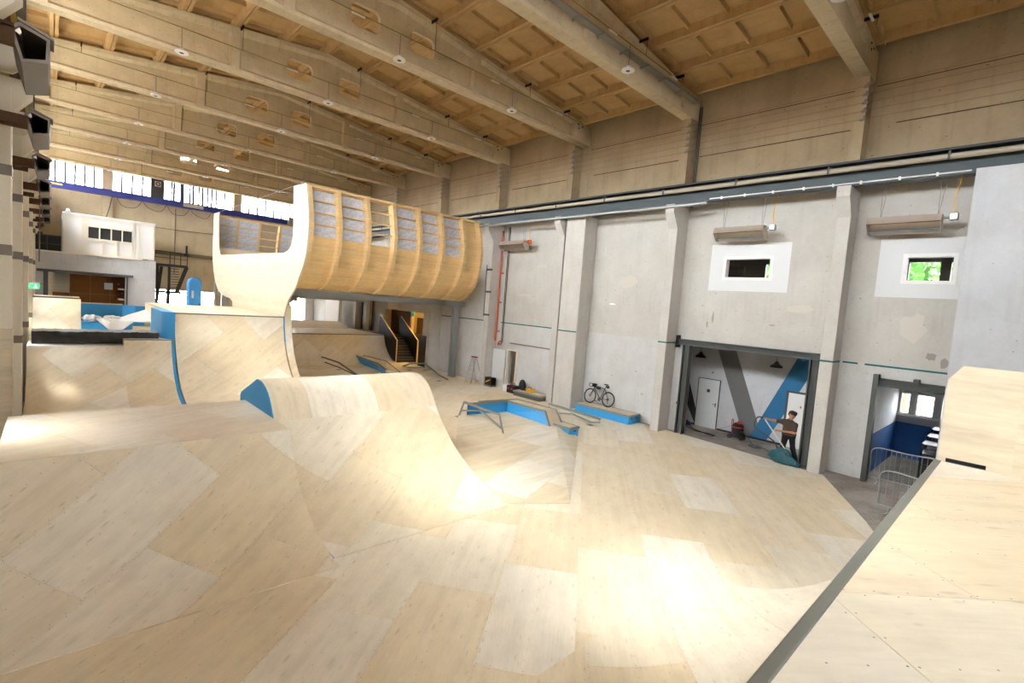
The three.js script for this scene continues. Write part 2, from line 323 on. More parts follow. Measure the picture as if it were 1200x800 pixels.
// end wall and the wall behind the camera
const endHoles = [rect(-0.85, 2.78, 10.55, 12.2), rect(3.22, 11.25, 10.55, 12.2), rect(11.85, 17.9, 10.55, 12.2)];
const lowWin = [rect(5.9, 10.2, 0.9, 3.72), rect(15.9, 17.6, 0.9, 3.72)];
const wallE = setting('wall_back', exZ(rect(XL - 0.25, XR + 0.3, 0, 13.9), ZE - 0.3, ZE, [...endHoles, ...lowWin]), M.raw, 'bare concrete end wall with a row of high windows behind the blue crane', 'wall');
put(wallE, 'pilaster', box(2.7, 3.3, 0, 12.3, ZE, ZE + 0.35), M.raw); put(wallE, 'pilaster', box(11.25, 11.85, 0, 12.3, ZE, ZE + 0.35), M.raw);
const frontWin = [rect(-0.4, 2.6, 9.9, 12.2), rect(3.4, 6.6, 9.9, 12.2)];
setting('wall_front', exZ(rect(XL - 0.25, XR + 0.3, 0, 13.9), ZF, ZF + 0.3, frontWin), M.wall, 'white wall closing the hall behind the high deck', 'wall');
let windowNo = 0;
function windowRow(x0, x1, y0, y1, z, n, label, rows = 1) {
  const fr = [box(x0, x1, y0, y0 + 0.06, z - 0.12, z - 0.04), box(x0, x1, y1 - 0.06, y1, z - 0.12, z - 0.04)];
  for (let i = 0; i <= n; i++) { const x = x0 + (x1 - x0) * i / n; const h = rows > 1 ? 0.03 : 0.065; fr.push(box(Math.max(x0, x - h), Math.min(x1, x + h), y0, y1, z - 0.12, z - 0.02)); }
  for (let j = 1; j < rows; j++) fr.push(box(x0, x1, y0 + (y1 - y0) * j / rows - 0.02, y0 + (y1 - y0) * j / rows + 0.02, z - 0.11, z - 0.05));
  const w = setting('window_' + (++windowNo), fr, M.frameGrey, label, 'window');
  for (let i = 0; i < n; i++) put(w, i ? 'pane_' + String(i).padStart(3, '0') : 'pane', box(x0 + (x1 - x0) * i / n + 0.03, x0 + (x1 - x0) * (i + 1) / n - 0.03, y0 + 0.06, y1 - 0.06, z - 0.082, z - 0.078), M.glass);
  return w;
}
windowRow(-0.85, 2.78, 10.55, 12.2, ZE, 7, 'bright high window strip left of the first pilaster over the crane');
windowRow(3.22, 11.25, 10.55, 12.2, ZE, 13, 'bright high window strip between the two pilasters over the crane');
windowRow(11.85, 17.9, 10.55, 12.2, ZE, 9, 'bright high window strip right of the second pilaster over the crane');
windowRow(5.9, 10.2, 0.9, 3.72, ZE, 5, 'bright low window beside the black steel stair', 4);
windowRow(15.9, 17.6, 0.9, 3.72, ZE, 2, 'bright low window in the far corner under the halfpipe', 3);
for (const r of frontWin) windowRow(r[0][0], r[1][0], 9.9, 12.2, ZF + 0.2, 5, 'high factory window behind the high deck', 1).userData.group = 'high windows behind the high deck';
// left windows
{
  BZ.slice(1, -1).forEach((z, i) => {
    i++; const a = z - 1.0, b = BZ[i + 1] + 1.0, fr = [box(XL - 0.16, XL - 0.08, 9.75, 9.82, b, a), box(XL - 0.16, XL - 0.08, 12.28, 12.35, b, a)];
    for (let k = 0; k <= 4; k++) { const q = b + (a - b) * k / 4; fr.push(box(XL - 0.16, XL - 0.08, 9.75, 12.35, Math.max(b, q - 0.03), Math.min(a, q + 0.03))); }
    const w = setting('window_' + (++windowNo), fr, M.frameGrey, 'clerestory window high in the left wall above the girder', 'window');
    w.userData.group = 'clerestory windows of the left wall';
    for (let k = 0; k < 4; k++) put(w, k ? 'pane_' + String(k).padStart(3, '0') : 'pane', box(XL - 0.122, XL - 0.118, 9.82, 12.28, b + (a - b) * k / 4 + 0.03, b + (a - b) * (k + 1) / 4 - 0.03), M.glass);
  });
  for (const [a, b] of lowSlots) {
    const w = setting('window_' + (++windowNo), [box(XL - 0.16, XL - 0.08, 2.12, 2.17, b, a), box(XL - 0.16, XL - 0.08, 2.67, 2.72, b, a), box(XL - 0.16, XL - 0.08, 2.12, 2.72, b, b + 0.05), box(XL - 0.16, XL - 0.08, 2.12, 2.72, a - 0.05, a)], M.frameGrey, 'small slot window low in the left wall', 'window');
    w.userData.group = 'slot windows of the left wall';
    put(w, 'pane', box(XL - 0.122, XL - 0.118, 2.17, 2.67, b + 0.05, a - 0.05), M.glass);
  }
}
// roof: precast ribbed panels between the beams, under a closed deck
const ceiling = setting('ceiling', [
  exZ([[XL - 0.3, roofY(XL - 0.3) + 0.36], [8.05, roofY(8.05) + 0.36], [XR + 0.3, roofY(XR + 0.3) + 0.36], [XR + 0.3, roofY(XR + 0.3) + 0.66], [8.05, roofY(8.05) + 0.66], [XL - 0.3, roofY(XL - 0.3) + 0.66]], ZE - 0.3, ZF + 0.3),
], M.roof, 'low pitched roof of ribbed concrete panels lit warm from below', 'ceiling');
{
  const panelGeo = (L) => {
    const w = 1.6, g = [box(-w / 2, w / 2, 0.27, 0.35, -L / 2, L / 2)], rib = (x0, x1) => exZ([[x0, 0], [x1, 0], [x1 + (x1 > 0 ? 0 : 0.04), 0.28], [x0 - (x1 > 0 ? 0.04 : 0), 0.28]], -L / 2, L / 2);
    g.push(rib(-w / 2 + 0.008, -w / 2 + 0.11), rib(w / 2 - 0.11, w / 2 - 0.008));
    for (let k = 0; k < 5; k++) { const z = -L / 2 + 0.35 + (L - 0.7) * k / 4; g.push(exX([[z - 0.035, 0.14], [z + 0.035, 0.14], [z + 0.06, 0.28], [z - 0.06, 0.28]], -w / 2 + 0.1, w / 2 - 0.1)); }
    return join(g);
  };
  for (let b = 0; b < BZ.length; b++) {
    const z0 = b ? BZ[b - 1] : ZF, z1 = BZ[b], L = z0 - z1 - (b ? 0.03 : 0.03); if (L < 1) continue;
    const geo = panelGeo(L);
    for (let k = -6; k < 6; k++) {
      const x = 8.05 + (k + 0.5) * 1.6, m = shade(new THREE.Mesh(geo, M.roof)); m.name = numbered('ceiling/roof_panel').split('/')[1];
      m.position.set(x, roofY(x), (z0 + z1) / 2); m.rotation.z = -Math.sign(k + 0.5) * Math.atan(0.11); ceiling.add(m);
    }
  }
}
// roof beams
function hexHole(cx, cy, w, h, c = 0.2) { return [[cx - w, cy - h + c], [cx - w + c, cy - h], [cx + w - c, cy - h], [cx + w, cy - h + c], [cx + w, cy + h - c], [cx + w - c, cy + h], [cx - w + c, cy + h], [cx - w, cy + h - c]]; }
{
  const x0 = -0.95, x1 = 18.15, b0 = 12.08, base = V(8.05, b0, 0);
  const beam = thing('roof_beam', 'deep concrete roof beam with two rounded holes spanning the hall', 'beam', base, 'concrete roof beams');
  const roundHole = (cx) => { const p = [], w = 0.48, h = 0.34, r = 0.19; for (const [sx, sy, a0] of [[1, -1, -90], [1, 1, 0], [-1, 1, 90], [-1, -1, 180]]) for (let k = 0; k <= 4; k++) { const a = (a0 + k * 22.5) * Math.PI / 180; p.push([cx + sx * (w - r) + Math.cos(a) * r, 12.96 + sy * (h - r) + Math.sin(a) * r]); } return p; };
  beam.part('web', exZ([[x0, b0 + 0.1], [x1, b0 + 0.1], [x1, roofY(x1) - 0.05], [8.05, 13.92], [x0, roofY(x0) - 0.05]], -0.07, 0.07, [roundHole(7.03), roundHole(9.07)]), M.beam);
  beam.part('bottom_flange', exX([[-0.2, b0], [0.2, b0], [0.2, b0 + 0.11], [0.07, b0 + 0.22], [-0.07, b0 + 0.22], [-0.2, b0 + 0.11]], x0, x1), M.beam);
  for (const s of [-1, 1]) {
    const L = s > 0 ? x1 - 8.05 : 8.05 - x0, g = exX([[-0.2, -0.16], [-0.07, -0.26], [0.07, -0.26], [0.2, -0.16], [0.2, 0], [-0.2, 0]], 0, L);
    const m = new THREE.Matrix4().set(s, 0, 0, 8.05, -0.11, 1, 0, 13.97, 0, 0, 1, 0, 0, 0, 0, 1); let f = flat(g.applyMatrix4(m));
    if (s < 0) { const p = f.attributes.position.array; for (let i = 0; i < p.length; i += 9) for (let k = 0; k < 3; k++) [p[i + 3 + k], p[i + 6 + k]] = [p[i + 6 + k], p[i + 3 + k]]; f.computeVertexNormals(); }
    beam.part('top_flange', f, M.beam);
  }
  for (const x of [4.75, 11.35]) beam.part('stiffener', exY([[x - 0.14, -0.2], [x + 0.14, -0.2], [x + 0.2, -0.07], [x + 0.2, 0.07], [x + 0.14, 0.2], [x - 0.14, 0.2], [x - 0.2, 0.07], [x - 0.2, -0.07]], b0 + 0.05, roofY(x) - 0.05), M.beam);
  beam.part('end_block', box(16.95, x1, b0, roofY(17.5), -0.2, 0.2), M.beam); beam.part('end_block', box(x0, -0.1, b0, roofY(-0.5), -0.2, 0.2), M.beam);
  beam.part('bolt_hole', [[17.2, 12.82], [17.5, 12.78], [17.25, 12.66]].map(([x, y]) => rod(V(x, y, 0.2), V(x, y, 0.215), 0.035, 10)), M.black);
  beam.position.z = BZ[1];
  for (let i = 2; i < BZ.length; i++) copy(beam, 0, 0, BZ[i] - BZ[1]);
}
// columns along the right wall
function rightColumn(z, label, y0 = 0, w = 0.36) {
  const c = thing('concrete_column', label, 'column', V(17.8, 0, z), 'concrete columns of the right wall');
  c.part('shaft', exX(rect(z - w / 2, z + w / 2, y0, 8.2), 17.4, XR, [], 0.015), M.col);
  c.part('bracket', exZ([[XR, 8.2], [17.4, 8.2], [17.4, 7.9], [17.02, 8.45], [17.02, 8.76], [XR, 8.76]], z - w / 2, z + w / 2, [], 0.01), M.col);
  c.part('upper_shaft', box(17.62, XR, 8.76, 12.08, z - 0.17, z + 0.17), M.raw);
  c.part('wire_bracket', [0, 1, 2, 3, 4].map((k) => [box(17.56, 17.62, 10.78 + k * 0.24, 10.84 + k * 0.24, z + 0.06, z + 0.2), rod(V(17.58, 10.8 + k * 0.24, z + 0.14), V(17.58, 10.9 + k * 0.24, z + 0.14), 0.03, 8)]).flat(), M.steel);
  return c;
}
BZ.slice(1).forEach((z, i) => rightColumn(i === 3 ? -15.52 : z, 'whitewashed concrete column with a stepped bracket under the crane girder', i === 6 ? 3.6 : 0));
{
  const p = thing('concrete_pier', 'broad white concrete pier standing beside a thin column near the bicycle', 'pier', V(17.7, 0, -14.62));
  p.part('pier_shaft', exX(rect(-15.2, -14.08, 0, 8.72), 17.3, XR - 0.02, [], 0.03), M.col);
  const q = thing('white_wall_panel', 'tall smooth white wall panel behind the plywood end board', 'wall panel', V(17.4, 0, 0.8));
  q.part('panel', box(17.1, 17.45, 0, 8.86, -1.41, 4.2), M.whiteWall);
}
// columns of the left wall
single('column_cladding', [box(XL + 0.003, -0.595, 0.002, 3.2, -14.9, -14.88), box(-0.605, -0.59, 0.002, 3.2, -15.32, -14.88)], M.ply, 'plywood cladding round the foot of a left wall column', 'cladding');
{
  const c = thing('concrete_column', 'cream concrete column with steel bands against the left wall', 'column', V(-0.8, 0, BZ[1]), 'concrete columns of the left wall');
  const z = BZ[1];
  c.part('shaft', exX(rect(z - 0.2, z + 0.2, 0, 8.2), XL + 0.001, -0.61, [], 0.012), M.cream);
  for (const y of [2.3, 4.75, 6.4]) c.part('steel_band', box(XL + 0.002, -0.6, y, y + 0.22, z - 0.21, z + 0.21), M.heater);
  c.part('upper_shaft', box(XL + 0.001, -0.72, 8.41, 12.08, z - 0.17, z + 0.17), M.raw);
  c.part('bracket', exZ([[XL, 7.7], [-0.61, 7.7], [-0.3, 8.1], [-0.3, 8.4], [XL, 8.4]], z - 0.18, z + 0.18), M.cream);
  for (let i = 2; i < BZ.length; i++) copy(c, 0, 0, BZ[i] - z);
}

for (const f of later) f();
// ------------------------------------------------------------------ ramps
function arc(zt, R, h, n = 14, y0 = 0) {                              // concave transition from the toe at zt back to height h
  const th = Math.acos(1 - h / R), p = []; for (let k = 0; k <= n; k++) { const t = th * k / n; p.push([zt - R * Math.sin(t), y0 + R * (1 - Math.cos(t))]); } return p;
}
const domOf = (x0, x1, prof) => { const S = profileLen(prof), L = S[S.length - 1]; return rect(x0, x1, 0, L); };
function lower(prof, d) { return prof.map(([z, y]) => [z, y - d]); }
// 1: low quarter pipe in front, with its deck
{
  const pr = arc(-7.4, 2.8, 1.68), top = pr[pr.length - 1], zb = -13.06, x0 = -0.58, x1 = 3.5;
  const t = thing('quarter_pipe', 'low birch quarter pipe with a broad deck against the left wall columns', 'quarter pipe', V(1.4, 0, -10));
  t.part('body', exX([...lower(pr, 0.006).map(([z, y]) => [z, Math.max(0.001, y)]), [zb, 1.674], [zb, 0.001]], x0, x1 - 0.02), M.under);
  t.part('side_panel', exX([...lower(pr, 0.002).map(([z, y]) => [z, Math.max(0.002, y)]), [zb, 1.678], [zb, 0.002]], x1 - 0.018, x1), M.ply);
  laySheets(t, t.position, pr, domOf(x0, x1, pr), { ang: 42, ox: 0.35, os: 0.9, top: 0.012 });
  const deck = [[top[0], 1.68], [zb, 1.68]];
  laySheets(t, t.position, deck, domOf(x0, x1, deck), { ang: 24, ox: 0.6, os: 0.2, top: 0.012 });
}
// 2: rolled-over bank beside it
{
  const th = 56 * Math.PI / 180, pr = []; for (let k = 0; k <= 14; k++) { const a = th * k / 14; pr.push([-7.68 - 4.2 * Math.sin(a), 4.2 * (1 - Math.cos(a))]); }
  const e = pr[14]; for (let k = 1; k <= 8; k++) { const a = th * (1 - k / 8); pr.push([e[0] - 1.11 * (Math.sin(th) - Math.sin(a)), e[1] + 1.11 * (Math.cos(a) - Math.cos(th))]); }
  const front = pr.slice(), ridge = pr[pr.length - 1]; pr.push([ridge[0] - 0.12, ridge[1]], [-13.43, 1.82]);
  const x0 = 3.5, x1 = 7.72, t = thing('rollover_ramp', 'curved birch bank with a rounded crest and a blue end panel', 'ramp', V(5.6, 0, -10.6));
  t.part('body', exX([...lower(pr, 0.006).map(([z, y]) => [z, Math.max(0.001, y)]), [-13.45, 0.001]], x0 + 0.03, x1 - 0.03), M.under);
  t.part('end_panel', exX([...lower(pr, -0.012).map(([z, y]) => [z, Math.max(0.002, y)]), [-13.5, 1.75], [-13.5, 0.001]], x0 + 0.002, x0 + 0.028), M.blue).userData.label = 'bright blue painted end panel';
  t.part('end_panel', exX([...lower(pr, -0.01).map(([z, y]) => [z, Math.max(0.002, y)]), [-13.45, 0.001]], x1 - 0.028, x1), M.ply);
  const S = profileLen(pr), sA = profileLen(front), L = S[S.length - 1], sTop = sA[14];
  laySheets(t, t.position, pr, rect(x0 + 0.03, x1 - 0.03, 0, sTop - 0.3), { ang: 40, ox: 3.9, os: 0.2 });
  laySheets(t, t.position, pr, rect(x0 + 0.03, x1 - 0.03, sTop - 0.3, L), { ang: 90, ox: 3.5, os: sTop - 0.3, length: 1.7, width: 0.84, stagger: 0 });
}
// 3: quarter pipe with the wrapped black slab behind its edge
{
  const pr = arc(-20.33, 3.0, 2.13), top = pr[pr.length - 1], x0 = -0.58, x1 = 3.5, xs = 2.0, cut = 1.9, zb = -26.4;
  const low = pr.filter(([, y]) => y < cut - 0.05); const th = Math.acos(1 - cut / 3); low.push([-20.33 - 3 * Math.sin(th), cut]);
  const t = thing('quarter_pipe', 'birch quarter pipe with a stepped top edge and a wrapped black slab behind it', 'quarter pipe', V(1.5, 0, -22));
  t.part('body', [exX([...lower(low, 0.006).map(([z, y]) => [z, Math.max(0.001, y)]), [zb, cut - 0.006], [zb, 0.001]], x0, xs), exX([...lower(pr, 0.006).map(([z, y]) => [z, Math.max(0.001, y)]), [zb, 2.124], [zb, 0.001]], xs, x1 - 0.02)], M.under);
  t.part('side_edge', exX([...lower(pr, -0.03), [top[0], 2.16], [top[0] - 0.1, 2.0], ...lower(pr, 0.12).reverse().map(([z, y]) => [z, Math.max(0.002, y)])], x1 - 0.02, x1 + 0.08), M.blue).userData.label = 'blue curved edge board';
  laySheets(t, t.position, low, domOf(x0, xs, low), { ang: 40, ox: 0.2, os: 0.4 });
  laySheets(t, t.position, pr, domOf(xs, x1 - 0.025, pr), { ang: 40, ox: 0.2, os: 0.4 });
  const lz = low[low.length - 1][0];
  t.part('white_edge', box(x0, xs, cut - 0.09, cut + 0.012, lz - 0.3, lz + 0.03), M.white);
  t.part('coping', box(xs, x1, 2.1, 2.15, top[0] - 0.06, top[0] + 0.02), M.steel);
  const dk = [[lz - 0.3, cut], [zb, cut]]; laySheets(t, t.position, dk, domOf(x0, xs, dk), { ang: 30 });
  const dk2 = [[top[0] - 0.06, 2.13], [zb, 2.13]]; laySheets(t, t.position, dk2, domOf(xs, x1, dk2), { ang: 30 });
  // the slab in black foil
  const s = [], N = 40; for (let i = 0; i <= N; i++) s.push([x0 + 0.12 + (3.2 - x0 - 0.12) * i / N]);
  const g = new THREE.BoxGeometry(3.6, 0.46, 1.1, 48, 5, 8), p = g.attributes.position;
  for (let i = 0; i < p.count; i++) { const x = p.getX(i), y = p.getY(i), z = p.getZ(i); const k = Math.sin(x * 17 + y * 9) * 0.008 + Math.sin(x * 41 - z * 13) * 0.006 + Math.sin(y * 37 + x * 5) * 0.008; p.setXYZ(i, x, y * (1 - 0.08 * Math.abs(z)) + (y > -0.2 ? k : 0), z + k * 1.5); }
  g.computeVertexNormals(); g.translate(x0 + 0.1 + 1.8, cut + 0.255, lz - 1.0);
  single('foil_wrapped_slab', g, std('#1c1917', 0.28), 'long slab wrapped in creased black foil lying along the quarter pipe edge', 'slab');
}
// 4: big quarter pipe below the halfpipe end wall
{
  const R = 3.4, yt = 3.18, pr = arc(-20.1, R, yt, 18), top = pr[pr.length - 1], x0 = 3.62, x1 = 7.76, x2 = 8.12, zb = -32;
  const t = thing('quarter_pipe', 'tall birch quarter pipe with a white deck under the end wall of the halfpipe', 'quarter pipe', V(5.8, 0, -22));
  t.part('body', exX([...lower(pr, 0.006).map(([z, y]) => [z, Math.max(0.001, y)]), [zb, yt - 0.01], [zb, 0.001]], x0, x1), M.under);
  laySheets(t, t.position, pr, domOf(x0, x1, pr), { ang: 40, ox: 4.6, os: 0.5 });
  t.part('coping', box(x0, x1, yt - 0.03, yt + 0.02, top[0] - 0.06, top[0] + 0.03), M.steel);
  t.part('deck', box(x0, x1 + 0.02, yt - 0.01, yt + 0.03, zb, top[0] - 0.06), M.plyPale);
  const pr2 = [...pr, [top[0] - 0.03, 3.72]];
  t.part('extension_body', exX([...lower(pr2, 0).map(([z, y]) => [z - 0.006, Math.max(0.001, y)]), [-24.4, 3.72], [-24.4, 0.001]], x1 + 0.06, x2), M.ply);
  laySheets(t, t.position, pr2, domOf(x1 + 0.06, x2, pr2), { ang: 40, ox: 4.6, os: 0.5 });
  t.part('edge_board', exX([...pr2.slice(14, 19).map(([z, y]) => [z + 0.03, y]), [pr2[19][0] + 0.03, 3.62], [-24.2, 3.62], [-24.2, pr2[14][1]]], x1, x1 + 0.055), M.blue).userData.label = 'blue edge board at the step';
  t.part('rounded_side', exY((() => { const p = [[x0 - 0.005, -26.6], [x0 - 0.005, -23.35]]; for (let k = 0; k <= 8; k++) { const a = Math.PI / 2 * k / 8; p.push([x0 - 0.04 - 0.36 * Math.sin(a), -23.95 + 0.6 * Math.cos(a)]); } p.push([x0 - 0.4, -26.6]); return p; })(), 2.14, yt + 0.04, [], 0), M.blue).userData.label = 'rounded blue hip at the left end';
}
// 5: quarter pipe in the shade below the halfpipe
{
  const pr = arc(-29.0, 2.3, 1.75, 12), top = pr[pr.length - 1], x0 = 8.6, x1 = 17.14, zb = -41;
  const t = thing('quarter_pipe', 'shaded birch quarter pipe beside the black stair under the halfpipe', 'quarter pipe', V(13, 0, -30));
  t.part('body', exX([...lower(pr, 0.006).map(([z, y]) => [z, Math.max(0.001, y)]), [zb, 1.744], [zb, 0.001]], x0, x1), M.under);
  laySheets(t, t.position, pr, domOf(x0, x1, pr), { ang: 40, ox: 9, os: 0.5 });
  t.part('coping', box(x0, x1, 1.72, 1.78, top[0] - 0.08, top[0] + 0.02), M.steel);
  const dk = [[top[0] - 0.08, 1.75], [zb, 1.75]]; laySheets(t, t.position, dk, domOf(x0, x1, dk), { ang: 20 });
}
// 6: the high deck at the camera's feet, its quarter pipe and the end board
{
  const h = 2.9, zc = -0.67, xe = 8.42, R = 3.0, base = V(5, 0, 1), t = thing('launch_deck', 'high birch deck with a dark coping in front of the photographer', 'deck', base);
  const th = Math.acos(1 - h / R), pr = []; for (let k = 0; k <= 16; k++) { const a = th * (1 - k / 16); pr.push([zc - 0.03 - R * Math.sin(th) + R * Math.sin(a), R * (1 - Math.cos(a))]); }
  t.part('body', exX([...lower(pr, 0.006).reverse().map(([z, y]) => [z, Math.max(0.001, y)]), [zc - 0.02, h - 0.02], [5.5, h - 0.02], [5.5, 0.001]].reverse(), 1.2, xe), M.under);
  const rev = pr.slice().reverse(); laySheets(t, base, rev, domOf(1.2, xe, rev), { ang: -40, ox: 3, os: 0.3 });
  t.part('coping', rbox(1.2, xe + 0.03, h - 0.05, h + 0.022, zc - 0.035, zc + 0.035, 0.012), M.steel);
  const dk = [[zc + 0.035, h], [5.5, h]];
  laySheets(t, base, dk, domOf(1.2, xe, dk), { ang: 41, ox: 3.45, os: -0.06 });
  const e = thing('end_board', 'upright pale plywood board with clipped corners at the end of the high deck', 'board', V(8.45, h, 0.2));
  e.part('board', exX([[-0.68, 2.97], [-0.68, 3.98], [-0.55, 4.17], [1.6, 4.17], [1.6, 2.97]], xe, xe + 0.03), M.ply);
  for (const [a, b] of [[-0.68, -0.6], [-0.22, 0.3]]) e.part('foot', box(xe, xe + 0.09, h + 0.013, 2.97, a, b), M.ply);
  e.part('gap_backing', box(xe + 0.035, xe + 0.06, h + 0.013, 2.97, -0.6, -0.22), M.black);
}
// ------------------------------------------------------------------ the suspended halfpipe
const poly3 = (P) => {                                               // flat convex polygon, both windings drawn by the path tracer
  const pos = []; for (let k = 1; k < P.length - 1; k++) for (const q of [P[0], P[k], P[k + 1]]) pos.push(q.x, q.y, q.z);
  const g = new THREE.BufferGeometry(); g.setAttribute('position', new THREE.Float32BufferAttribute(pos, 3)); g.computeVertexNormals(); return g;
};
function slab3(P, t) {                                               // flat convex polygon with thickness t, grown against its normal
  const n = P[1].clone().sub(P[0]).cross(P[2].clone().sub(P[0])).normalize(); if (n.y < 0) { P = P.slice().reverse(); n.negate(); }
  const Q = P.map((p) => p.clone().addScaledVector(n, -t)), g = [poly3(P), poly3(Q.slice().reverse())];
  for (let i = 0; i < P.length; i++) { const j = (i + 1) % P.length; g.push(poly3([P[i], Q[i], Q[j], P[j]])); }
  return join(g);
}
{
  const x0 = 7.69, x1 = 17.02, mid = -29.15, mir = (z) => 2 * mid - z;
  const prof = [[4.52, -22.7], [4.62, -22.2], [4.85, -21.75], [5.2, -21.38], [5.6, -21.1], [6.1, -20.9], [6.7, -20.8], [7.3, -20.78], [8.0, -20.93], [8.87, -21.18]];
  const zo = (y) => { for (let i = 0; i < prof.length - 1; i++) if (y <= prof[i + 1][0]) { const f = (y - prof[i][0]) / (prof[i + 1][0] - prof[i][0]); return prof[i][1] + (prof[i + 1][1] - prof[i][1]) * f; } return prof[prof.length - 1][1]; };
  const t = thing('halfpipe', 'suspended wooden halfpipe with curved ribs and grey lined side panels', 'halfpipe', V(12.3, 4.5, mid));
  const outline = [[-21.2, 8.9], [-20.9, 8.0], [-20.76, 7.3], [-20.78, 6.7], [-20.9, 6.0], [-21.15, 5.5], [-21.55, 5.05], [-21.9, 4.6], [-22.4, 4.25], [-22.8, 3.95], [-23.05, 3.6], [-23.2, 3.22], [-31.9, 3.22], [-32.0, 3.5], [-32.4, 3.66], [-33.4, 3.72], [-34.6, 3.85], [-35.6, 4.15], [-36.3, 4.65], [-36.75, 5.3], [-37.0, 6.2], [-37.1, 8.95], [-35.85, 8.95], [-35.7, 7.4], [-35.5, 6.7], [-35.1, 6.3], [-34.8, 6.26], [-23.5, 6.1], [-23.0, 6.2], [-22.65, 6.42], [-22.5, 6.8], [-22.52, 7.4], [-22.66, 8.95]];
  t.part('end_wall', exX(outline, x0, x0 + 0.07), M.plyPale);
  const xs = [7.76, 9.0, 10.35, 11.67, 13.05, 14.39, 15.75, 16.9], rib = [...prof.map(([y, z]) => [z, y]), ...prof.slice().reverse().map(([y, z]) => [z - (y < 4.8 ? 0.1 : 0.42), y + (y < 5.2 ? 0.3 : 0)])];
  const ribF = rib.map(([z, y]) => [mir(z), y]);
  for (const x of xs) { t.part('rib', exX(rib, x, x + 0.17, [], 0.008), M.glulam); t.part('rib', exX(ribF, x, x + 0.13), M.glulam); }
  const strip = (y0, y1, off, th, far) => { const ys = [y0, ...prof.map((p) => p[0]).filter((y) => y > y0 + 0.02 && y < y1 - 0.02), y1], f = far ? mir : (z) => z; return [...ys.map((y) => [f(zo(y) - off), y]), ...ys.slice().reverse().map((y) => [f(zo(y) - off - th), y])]; };
  const membrane = std('#d9dbe0', 0.7, { map: rep(texture(256, 256, (x, y) => { const k = Math.sin(x * 0.35 + Math.sin(y * 0.11) * 3) > 0.93 && at(NC, x * 3, y * 3) > 0.52 ? 0.78 : 1, v = 240 * k * (1 + (at(NB, x * 2, y * 2) - 0.5) * 0.25); return [v, v, v * 1.02]; }), 1.6) });
  for (let b = 0; b < 7; b++) {
    const a0 = xs[b] + 0.13, a1 = xs[b + 1];
    for (const far of [false, true]) {
      t.part('skin_sheet', exX(strip(4.55, 6.8, 0.36, 0.02, far), a0 - 0.06, a1 + 0.06), M.glulam);
      if (!far) for (let k = 0; k < 3; k++) { const y = 4.75 + k * 0.7; t.part('skin_seam_batten', exX(strip(y, y + 0.035, 0.345, 0.03, far), a0, a1), M.glulam); }
      const wood = !far && b === 6, open = b === 2;
      for (let k = 0; k < 4; k++) {
        const y0 = 6.82 + k * 0.5, y1 = y0 + 0.44;
        if (wood) t.part('side_board', exX(strip(y0 - 0.015, y1 + 0.05, 0.36, 0.025), a0, a1), M.glulam);
        else if (!open) t.part('lining_panel', exX(strip(y0, y1, 0.36, 0.02, far), a0, a1), membrane);
        if (!wood) t.part('batten', exX(strip(y1, y1 + 0.06, 0.2, 0.16, far), a0, a1), M.glulam);
      }
    }
  }
  t.part('flat_bottom', box(x0 + 0.07, x1, 6.06, 6.1, -34.9, -23.4), M.ply);
  const inner = [[-23.4, 6.1], [-22.95, 6.2], [-22.6, 6.42], [-22.48, 6.8], [-22.44, 6.8], [-22.5, 6.35], [-22.9, 6.1], [-23.4, 6.04]];
  t.part('inner_transition', exX(inner, x0 + 0.07, x1), M.ply); t.part('inner_transition', exX(inner.map(([z, y]) => [mir(z) - 0.35, y]), x0 + 0.07, x1), M.ply);
  t.part('joist_floor', box(x0 + 0.07, x1, 4.62, 6.04, -35.2, -22.95), M.ply);
  for (const z of [-21.32, mir(-21.32)]) t.part('top_rail', box(x0 + 0.07, x1, 8.8, 8.9, z - 0.12, z + 0.12), M.glulam);
  const s = thing('steel_support', 'grey steel girder frame with posts carrying the halfpipe', 'steel frame', V(12.5, 0, -23.4));
  for (const z of [-23.4, -34.6]) {
    s.part('girder', [box(7.78, 18.05, 4.46, 4.5, z - 0.15, z + 0.15), box(7.78, 18.05, 4.2, 4.24, z - 0.15, z + 0.15), box(7.78, 18.05, 4.24, 4.46, z - 0.02, z + 0.02)], M.galv);
    for (const x of [17.42]) s.part('post', [box(x - 0.16, x + 0.16, 0.012, 4.2, z - 0.17, z - 0.14), box(x - 0.16, x + 0.16, 0.012, 4.2, z + 0.14, z + 0.17), box(x - 0.015, x + 0.015, 0.012, 4.2, z - 0.14, z + 0.14)], M.galv);
  }
  s.part('end_bracket', [box(7.8, 8.35, 3.74, 3.8, -23.7, -23.2), box(7.82, 7.9, 3.8, 4.2, -23.7, -23.2), box(8.2, 8.26, 3.95, 4.2, -23.7, -23.2), exZ([[7.9, 3.8], [8.28, 4.2], [7.9, 4.2]], -23.22, -23.2)], M.steel);
  s.part('rear_post', [box(7.75, 7.83, 0.012, 4.6, -36.75, -36.55), box(8.0, 8.25, 0.012, 3.9, -36.0, -35.75)], M.galv); s.part('rear_beam', box(7.8, 17.9, 3.9, 4.15, -36.0, -35.75), M.galv);
  single('guy_wire', rod(V(7.7, 8.96, -36.6), V(7.7, 8.96, -22.0), 0.012, 5), M.steel, 'thin wire stretched between the two tops of the halfpipe end wall', 'wire');
}
